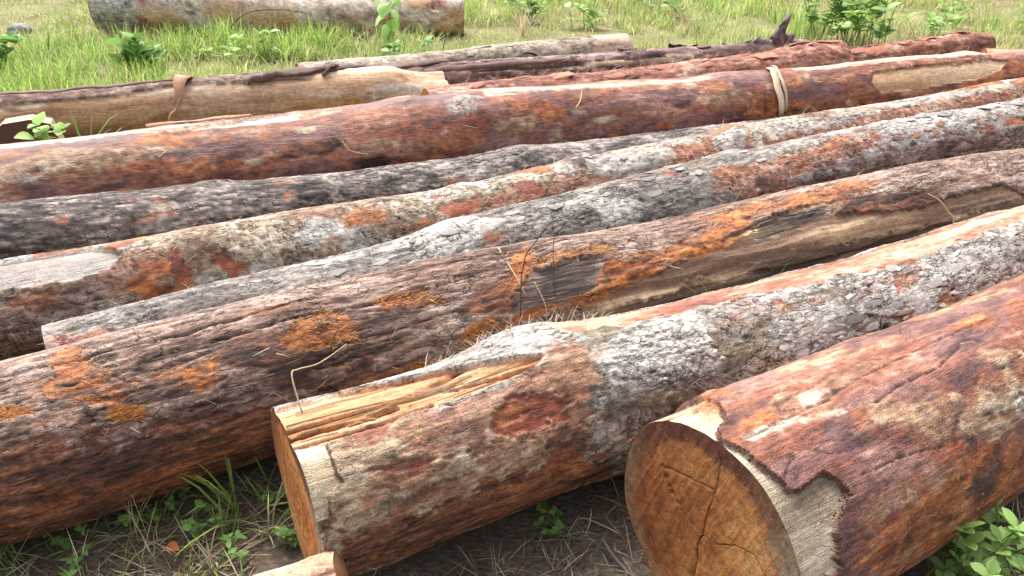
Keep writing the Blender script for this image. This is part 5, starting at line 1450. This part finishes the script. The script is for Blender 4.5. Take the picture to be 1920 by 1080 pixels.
def ribbon_on(root_, pts, widths, thick, name, mat):
    """a bent strip of bark or wood with thickness; pts in the root's frame with the side direction"""
    V, Q = [], []
    n = len(pts)
    for i, (p, side, nrm) in enumerate(pts):
        w = widths[i] / 2
        for a, b_ in ((-1, 0), (1, 0), (1, 1), (-1, 1)):
            V.append(Vector(p) + Vector(side) * (a * w) + Vector(nrm) * (b_ * thick))
    for i in range(n - 1):
        for k in range(4):
            Q.append((i * 4 + k, i * 4 + (k + 1) % 4, i * 4 + 4 + (k + 1) % 4, i * 4 + 4 + k))
    Q += [(0, 3, 2, 1), ((n - 1) * 4, (n - 1) * 4 + 1, (n - 1) * 4 + 2, (n - 1) * 4 + 3)]
    return obj(name, mesh_np(name, np.array(V, np.float32), np.array(Q, np.int32), smooth=False), MAT[mat], root_)

def world_frame(L_):
    return Matrix.Translation(L_.root.location) @ Matrix.Rotation(L_.yaw, 4, 'Z')

# pale wood strips hanging over the big red log
LG = LOGS['G']
sr = thing('wood_strip', 'pair of pale thin wood strips draped over the big red log', 'wood strip', LG.root.location, LG.yaw)
for k, (u0, w, t0, t1, mat) in enumerate(((4.27, 0.050, -16, 92, 'strip'), (4.315, 0.020, -20, 88, 'stalk'))):
    pts = []
    ws = []
    for i in range(12):
        t = t0 + (t1 - t0) * i / 11
        p, nrm = surf(LG, u0 - 0.11 * math.sin(min(1.0, i / 9) * 1.57), t, 0.008 + 0.012 * math.sin(i * 0.5 + k) ** 2)
        pts.append((p, Vector((1, 0.1, 0)).normalized(), nrm))
        ws.append(w * (0.45 + 0.55 * math.sin(math.pi * (i + 2) / 15)))
    ribbon_on(sr, pts, ws, 0.004, 'strip', mat)

# bark torn loose on the peeled log
LH = LOGS['H']
def flap(L_, u0, t0, t1, du, w, mat, lift, name='bark_flap', n=9, taper=0.3):
    pts, ws = [], []
    for i in range(n):
        f = i / (n - 1)
        p, nrm = surf(L_, u0 + du * f, t0 + (t1 - t0) * f, 0.004 + lift * math.sin(f * 2.2) ** 2)
        pts.append((p, Vector((math.cos(0.2), 0, -math.sin(0.2))), nrm))
        ws.append(w * (1 - (1 - taper) * f ** 1.6))
    return ribbon_on(L_.root, pts, ws, 0.006, name, mat)
flap(LH, 1.44, -25, 80, -0.08, 0.10, 'bark_tan', 0.05)
def curl(L_, u0, u1, t0, t1, r_, mat, lift, name='bark_curl', seed=0):
    """torn strip of bark with a curved, ragged section"""
    g = random.Random(seed)
    N, K = 26, 6
    V, Q = [], []
    ph = g.uniform(0, 6)
    for i in range(N):
        f = i / (N - 1)
        t = t0 + (t1 - t0) * f
        p, nrm = surf(L_, u0 + (u1 - u0) * f, t, lift * (0.5 + 0.5 * math.sin(f * 5 + ph)) + 0.002)
        side = Vector((0, -nrm.z, nrm.y))
        w = r_ * 1.5 * (0.35 + 0.8 * math.sin(math.pi * min(1, f * .92 + .06))) * (1 + 0.35 * math.sin(f * 17 + ph) * g.uniform(0.3, 1)) + g.uniform(-.15, .15) * r_
        for lay in (0, 1):
            for k in range(K):
                a = (k / (K - 1) - 0.5) * 2.0
                hh = r_ * 0.8 * (1 - a * a) * (0.7 + 0.3 * math.sin(f * 9 + ph)) - lay * 0.006
                V.append(p + side * (a * w) + nrm * (hh + g.uniform(-.08, .08) * r_))
    for i in range(N - 1):
        b0, b1 = i * 2 * K, (i + 1) * 2 * K
        for k in range(K - 1):
            Q.append((b0 + k, b0 + k + 1, b1 + k + 1, b1 + k))
            Q.append((b0 + K + k + 1, b0 + K + k, b1 + K + k, b1 + K + k + 1))
        Q.append((b0 + K, b0, b1, b1 + K))
        Q.append((b0 + K - 1, b0 + 2 * K - 1, b1 + 2 * K - 1, b1 + K - 1))
    for b0 in (0, (N - 1) * 2 * K):
        for k in range(K - 1):
            Q.append((b0 + k, b0 + K + k, b0 + K + k + 1, b0 + k + 1))
    return obj(name, mesh_np(name, np.array(V, np.float32), np.array(Q, np.int32), smooth=False), MAT[mat], L_.root)
curl(LH, 1.78, 2.55, 38, -20, 0.026, 'bark_dark', 0.012, seed=1)
curl(LH, 2.25, 2.42, 30, -30, 0.016, 'bark_dark', 0.03, seed=2)
curl(LH, 0.0, 1.4, -2, 2, 0.014, 'bark_dark', 0.002, seed=3)
LJ = LOGS['J']
curl(LJ, 0.1, 0.75, 5, -15, 0.035, 'bark_dark', 0.01, seed=4)
curl(LJ, 0.5, 1.6, 40, 35, 0.014, 'bark_dark', 0.004, seed=5)
curl(LJ, 1.25, 1.42, -10, -25, 0.014, 'twig', 0.03, seed=6)
curl(LJ, 2.05, 2.22, -5, -25, 0.016, 'twig', 0.01, seed=7)
curl(LJ, 2.50, 2.66, -25, -40, 0.028, 'twig', 0.015, seed=8)
LK = LOGS['K']
curl(LG, 0.85, 1.30, -18, -14, 0.016, 'bark_tan', 0.004, seed=21)
# upright broken stub on the thin split log
def stub(L_, u, t, tips, r_, mat, name='branch_stub', seed=0):
    g = random.Random(seed)
    p, nrm = surf(L_, u, t, -0.02)
    Vs, Qs, Ts, off = [], [], [], 0
    for tip, rb in tips:
        e = p + Vector(tip)
        mid = p.lerp(e, 0.45) + Vector((g.uniform(-.02, .02), 0, g.uniform(-.01, .02)))
        pts = smooth_path([p, mid, e], 4)
        V, Q, T = tube(pts, np.linspace(rb, rb * 0.25, len(pts)), 9)
        V = V + (0.6 * rb * fbm(V * 45.0, 2, seed + 3))[:, None]
        Vs.append(V); Qs.append(Q + off); Ts.append(T + off); off += len(V)
    return obj(name, mesh_np(name, np.concatenate(Vs), np.concatenate(Qs), np.concatenate(Ts)), MAT[mat], L_.root)
stub(LJ, 3.38, 0, [((0.09, 0.0, 0.21), 0.065), ((0.02, 0.0, 0.13), 0.06), ((-0.20, 0, 0.05), 0.05), ((0.16, 0, 0.05), 0.06)], 0.03, 'stub', seed=3)
stub(LJ, 3.05, -5, [((-0.12, 0, 0.03), 0.015), ((0.14, 0, 0.04), 0.016)], 0.02, 'twig', seed=4)

# small pale log end leaning in at the bottom edge
p0, p1 = Vector((-0.867, 1.145, 0.055)), Vector((-0.349, 1.235, 0.204))
root = thing('small_log', 'small pale pinkish peeled log poking in at the bottom edge', 'log', (p0.x, p0.y, 0), 0)
ax = (p1 - p0)
Ln = ax.length
ax.normalize()
sdv = ax.cross(Vector((0, 0, 1))).normalized()
upv = sdv.cross(ax)
nu, nm = 140, 72
us = np.linspace(0, Ln, nu)
tt = np.linspace(0, 2 * math.pi, nm, endpoint=False)
U, T = np.repeat(us, nm), np.tile(tt, nu)
Pm = np.stack([U, 0.05 * np.sin(T), 0.05 * np.cos(T)], 1).astype(np.float32)
c, h, ro = SKIN['redwood'](Pm, T * 0.05, 211)
c2, h2, _ = SKIN['pale'](Pm, T * 0.05, 212)
w = sst(-0.25, 0.25, S(Pm, 4, 14, 3, 214))[:, None]
c = (c * (1 - w) + c2 * w) * np.array([.92, .80, .70])
Rr = 0.05 + h * 1.5 + 0.003 * fbm(Pm * 9.0, 2, 213) - 0.006 * sst(Ln - 0.02, Ln, U)
base = np.array(p0 - Vector((p0.x, p0.y, 0)))
co = base + U[:, None] * np.array(ax) + (Rr * np.sin(T))[:, None] * np.array(sdv) + (Rr * np.cos(T))[:, None] * np.array(upv)
i = np.arange(nu - 1)[:, None] * nm
j = np.arange(nm)[None, :]
j2 = (np.arange(nm) + 1)[None, :] % nm
q = np.stack([i + j, i + j2, i + nm + j2, i + nm + j], -1).reshape(-1, 4)
obj('exposed_wood', mesh_np('exposed_wood', co, q, None, np.concatenate([c, ro[:, None]], 1)), MAT['wood'], root)
for e_ in (0, nu - 1):
    ring = co[e_ * nm:(e_ + 1) * nm]
    V = np.concatenate([ring, ring.mean(0)[None] + (ring - ring.mean(0)) * 0.5, ring.mean(0)[None]])
    Q = np.array([(k, (k + 1) % nm, nm + (k + 1) % nm, nm + k) for k in range(nm)])
    T_ = np.array([(nm + k, nm + (k + 1) % nm, 2 * nm) for k in range(nm)])
    if e_ == 0: Q, T_ = Q[:, ::-1], T_[:, ::-1]
    cc = np.tile(np.array([[.36, .17, .08, .7]], np.float32), (len(V), 1))
    obj('cut_face', mesh_np('cut_face', V, Q, T_, cc), MAT['face'], root)

# dark squared off-cut in the gap at the far left
def rough_block(name, label, cat, loc, rz, dims, face_col, side_col, seed):
    root = thing(name, label, cat, loc, rz)
    a, b_, c_ = dims
    sec = [(-.5, 0), (-.5, .72), (-.30, .95), (.1, 1.0), (.38, .86), (.5, .3), (.5, 0)]
    n = len(sec)
    g = random.Random(seed)
    V = [(x_ * a + g.uniform(-.004, .004) if f == 0 else x_ * a, f * b_, z_ * c_) for f in (0, 1) for x_, z_ in sec]
    Q = [(i, i + n, (i + 1) % n + n, (i + 1) % n) for i in range(n)]
    me = bpy.data.meshes.new('block_side')
    me.from_pydata(V, [], Q)
    me.materials.append(plain_mat('pale_block_side', side_col, 0.4, 0.7, 30.0, 0.1))
    obj('side', me, None, root)
    for nm_, f in (('cut_face', 0), ('cut_face', 1)):
        me = bpy.data.meshes.new(nm_)
        idx = list(range(n)) if f == 0 else list(range(n))[::-1]
        me.from_pydata([V[f * n + i] for i in range(n)], [], [idx])
        me.materials.append(plain_mat('dark_block_face', face_col, 0.5, 0.8, 26.0, 0.1))
        obj(nm_, me, None, root)
    return root
rough_block('timber_offcut', 'dark-faced squared timber off-cut in the gap at far left', 'off-cut', (-2.69, 4.46, 0), math.radians(20), (0.34, 0.12, 0.235), (.13, .065, .048), (.46, .34, .24), 3)

# stone in the meadow
g = random.Random(8)
import bmesh
bm = bmesh.new()
bmesh.ops.create_icosphere(bm, subdivisions=3, radius=0.09)
for v in bm.verts:
    k = 1 + 0.25 * float(fbm(np.array([v.co * 14.0], np.float32), 3, 3)[0])
    v.co = Vector((v.co.x * 1.25 * k, v.co.y * k, max(v.co.z * 0.9 * k, -0.03)))
me = bpy.data.meshes.new('stone')
bm.to_mesh(me)
bm.free()
tag(obj('stone', me, MAT['stone'], None, (-4.60, 7.95, 0.09)), 'grey stone lying in the grass at the far left', 'stone')

# dead leaf on the near soil
me = leaf_mesh('dead_leaf', lambda t: 0.30 * math.sin(math.pi * t ** 0.8) ** 0.8 if 0 < t < 1 else 0, 1.1, -0.5)
o = obj('dead_leaf', me, MAT['deadleaf'], None, (-0.84, 1.50, 0.02), (0.3, 0.1, -0.5))
o.scale = (0.055, 0.045, 0.05)
tag(o, 'curled orange-brown dead leaf on the straw at lower left', 'dead leaf')

# ------------------------------------------------------------------ stems, twigs and tufts (own things)
def stem_thing(name, label, cat, pts, r_, mat, sub=6, tip=0.5):
    base = Vector(pts[0])
    root = [Vector(p) - base for p in pts]
    sp = smooth_path(root, sub)
    V, Q, T = tube(sp, np.linspace(r_, r_ * tip, len(sp)), 5)
    return tag(obj(name, mesh_np(name, V, Q, T), MAT[mat], None, base), label, cat)
stem_thing('bent_straw', 'bent pale dry grass stem rising from the yellow split butt end', 'straw', [(-0.455, 1.47, 0.435), (-0.482, 1.52, 0.499), (-0.474, 1.55, 0.497), (-0.439, 1.6, 0.482), (-0.387, 1.66, 0.496)], 0.0022, 'stalk')
stem_thing('vine_twig', 'thin black looped vine in front of the grey hollow', 'twig', [(0.025, 2.06, -0.01), (0.025, 2.06, 0.425), (0.031, 2.06, 0.5), (0.04, 2.06, 0.542), (0.068, 2.06, 0.584), (0.095, 2.06, 0.625), (0.116, 2.06, 0.64), (0.141, 2.06, 0.639), (0.138, 2.06, 0.625), (0.117, 2.06, 0.592), (0.113, 2.06, 0.55), (0.119, 2.06, 0.443), (0.135, 2.06, 0.355), (0.144, 2.06, 0.298), (0.144, 2.06, -0.01)], 0.0017, 'twig')
stem_thing('dry_stalk', 'pale broad dry stalk sticking up near the right end of the hollow log', 'stalk', [(1.667, 2.88, -0.01), (1.667, 2.88, 0.268), (1.626, 2.88, 0.339), (1.586, 2.88, 0.382), (1.541, 2.88, 0.405)], 0.006, 'stalk')
stem_thing('bent_straw', 'thin straw lying slantwise across the grey hollow', 'straw', [(-0.042, 2.302, 0.45), (0.001, 2.174, 0.435), (0.04, 2.115, 0.385)], 0.002, 'stalk')
stem_thing('bent_straw', 'thin straw hanging below the grey hollow', 'straw', [(0.065, 2.157, 0.407), (0.098, 2.114, 0.349), (0.101, 2.087, 0.291)], 0.002, 'stalk')
stem_thing('dry_stalk', 'fine dark stalk leaning in the far grass right of the sapling', 'stalk', [(-0.557, 6.9, -0.01), (-0.557, 6.9, 0.166), (-0.495, 6.95, 0.284), (-0.424, 7.0, 0.43), (-0.387, 7.0, 0.546)], 0.006, 'green_stem')
stem_thing('dry_stalk', 'bare stalk arching in front of the far trunk', 'stalk', [(-2.507, 7.6, -0.01), (-2.507, 7.6, 0.147), (-2.461, 7.6, 0.23), (-2.321, 7.65, 0.313), (-2.096, 7.7, 0.323), (-1.907, 7.7, 0.305), (-1.791, 7.7, 0.278)], 0.006, 'twig')
stem_thing('dry_stalk', 'straight bare stalk standing before the far trunk', 'stalk', [(-2.123, 7.6, -0.01), (-2.123, 7.6, 0.101), (-2.09, 7.6, 0.284), (-2.08, 7.6, 0.464)], 0.005, 'stalk')
stem_thing('dry_stalk', 'slanting bare stalk before the right half of the far trunk', 'stalk', [(-1.832, 7.6, -0.01), (-1.832, 7.6, 0.147), (-1.931, 7.6, 0.307), (-2.032, 7.6, 0.442)], 0.005, 'stalk')
stem_thing('bent_straw', 'thin pale stem on the side of the big red log near its middle', 'straw', [(0.324, 4.149, 0.388), (0.349, 4.191, 0.414), (0.361, 4.262, 0.448)], 0.004, 'stalk')
stem_thing('twig', 'grey twig bunch caught under the big red log', 'twig', [(-0.767, 3.62, 0.38), (-0.733, 3.611, 0.336), (-0.656, 3.637, 0.309)], 0.004, 'stalk')
stem_thing('twig', 'curved woody root on the soil between the two nearest butt ends', 'root', [(0.222, 1.52, 0.024), (0.238, 1.48, 0.019), (0.266, 1.44, 0.008), (0.286, 1.4, 0.016)], 0.006, 'stub')
stem_thing('bent_straw', 'pale arching stem on the soil left of the nearest sawn face', 'straw', [(0.147, 1.65, -0.043), (0.185, 1.62, -0.004), (0.227, 1.57, 0.02), (0.262, 1.53, 0.031)], 0.0025, 'stalk')
stem_thing('twig', 'brown broken stem leaning on the peeled tan log', 'twig', [(-1.919, 4.55, -0.01), (-1.919, 4.55, 0.211), (-1.893, 4.6, 0.258), (-1.866, 4.62, 0.314)], 0.009, 'bark_tan')

def tuft(name, label, cat, base, n, h, spread, cols, seed, w=0.004):
    rs = np.random.RandomState(seed)
    root = thing(name, label, cat, base)
    for k in range(n):
        me = blades('blade', np.array([rs.normal(0, .012)]), np.array([rs.normal(0, .012)]), np.zeros(1), np.array([h * rs.uniform(.6, 1.1)]), np.array([w * rs.uniform(.7, 1.2)]),
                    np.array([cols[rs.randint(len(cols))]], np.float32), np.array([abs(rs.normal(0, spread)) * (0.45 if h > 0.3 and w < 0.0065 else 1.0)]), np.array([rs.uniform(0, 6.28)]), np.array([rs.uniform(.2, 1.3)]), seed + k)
        obj('blade', me, MAT['grass'], root)
    return root
tuft('grass_tuft', 'green grass tuft between the scaly grey log and the hollow log', 'grass tuft', (0.784, 2.43, -0.005), 12, 0.513, 0.5, GREEN[2:] + STRAW[:1], 3, 0.004)
tuft('grass_tuft', 'wisp of pale grass on the grey ridged log, right of centre', 'grass tuft', (0.766, 3.03, -0.005), 8, 0.465, 0.4, STRAW[:3], 4, 0.003)
tuft('grass_tuft', 'big spreading green grass tuft left of the yellow split butt end', 'grass tuft', (-0.703, 1.62, -0.005), 12, 0.307, 0.8, GREEN[1:4], 6, 0.006)
tuft('grass_tuft', 'upright dry grass tuft at the bottom edge, middle', 'grass tuft', (-0.038, 1.44, -0.005), 10, 0.13, 0.3, STRAW[:3] + GREEN[2:3], 7, 0.0028)
tuft('grass_tuft', 'green grass tuft at the bottom left corner', 'grass tuft', (-1.208, 1.47, -0.005), 10, 0.15, 0.6, GREEN[:3], 8, 0.005)
tuft('grass_tuft', 'dry pale straw tuft on the near soil at lower left', 'grass tuft', (-0.95, 1.55, -0.005), 12, 0.17, 0.9, STRAW[:3], 9, 0.0035)
tuft('grass_tuft', 'green tuft sprouting in front of the peeled tan log', 'grass tuft', (-2.378, 4.45, -0.005), 8, 0.391, 0.5, GREEN[:3], 10, 0.012)
tuft('grass_tuft', 'matted brown dead grass clump in the lush grass, upper left', 'grass tuft', (-3.108, 6.3, -0.005), 34, 0.282, 0.9, STRAW[:4], 12, 0.007)
tuft('grass_tuft', 'dry straw clump at the top edge left of the bush', 'grass tuft', (1.72, 8.4, -0.005), 30, 0.489, 0.45, STRAW[:4], 13, 0.008)
tuft('grass_tuft', 'dry reddish grass clump right of the far trunk', 'grass tuft', (0.102, 8.2, -0.005), 30, 0.429, 0.5, STRAW[:3] + [(.42, .26, .17)], 14, 0.008)
tuft('grass_tuft', 'pale green grass tuft under the orange-patched log, left of the dead leaf', 'grass tuft', (-0.9, 1.6, -0.005), 14, 0.14, 0.7, GREEN[2:] + STRAW[:2], 21, 0.004)
tuft('grass_tuft', 'grass tuft against the foot of the yellow split butt end', 'grass tuft', (-0.612, 1.56, -0.005), 12, 0.178, 0.6, GREEN[1:3] + STRAW[:1], 22, 0.005)
tuft('grass_tuft', 'straw and green tuft at the bottom edge below the dead leaf', 'grass tuft', (-0.714, 1.45, -0.005), 12, 0.12, 0.8, STRAW[:3] + GREEN[2:3], 23, 0.004)
tuft('grass_tuft', 'thin grass tuft at the left foot of the nearest sawn face', 'grass tuft', (0.308, 1.62, -0.005), 10, 0.167, 0.5, GREEN[2:] + STRAW[:2], 24, 0.0035)
tuft('grass_tuft', 'low dry tuft on the soil under the scaly grey log', 'grass tuft', (0.133, 1.55, -0.005), 10, 0.1, 0.9, STRAW[:3], 25, 0.003)
tuft('grass_tuft', 'tall yellow tuft left of the upright broken stub', 'grass tuft', (1.965, 7.6, -0.005), 20, 0.369, 0.25, YELLOW, 11, 0.008)
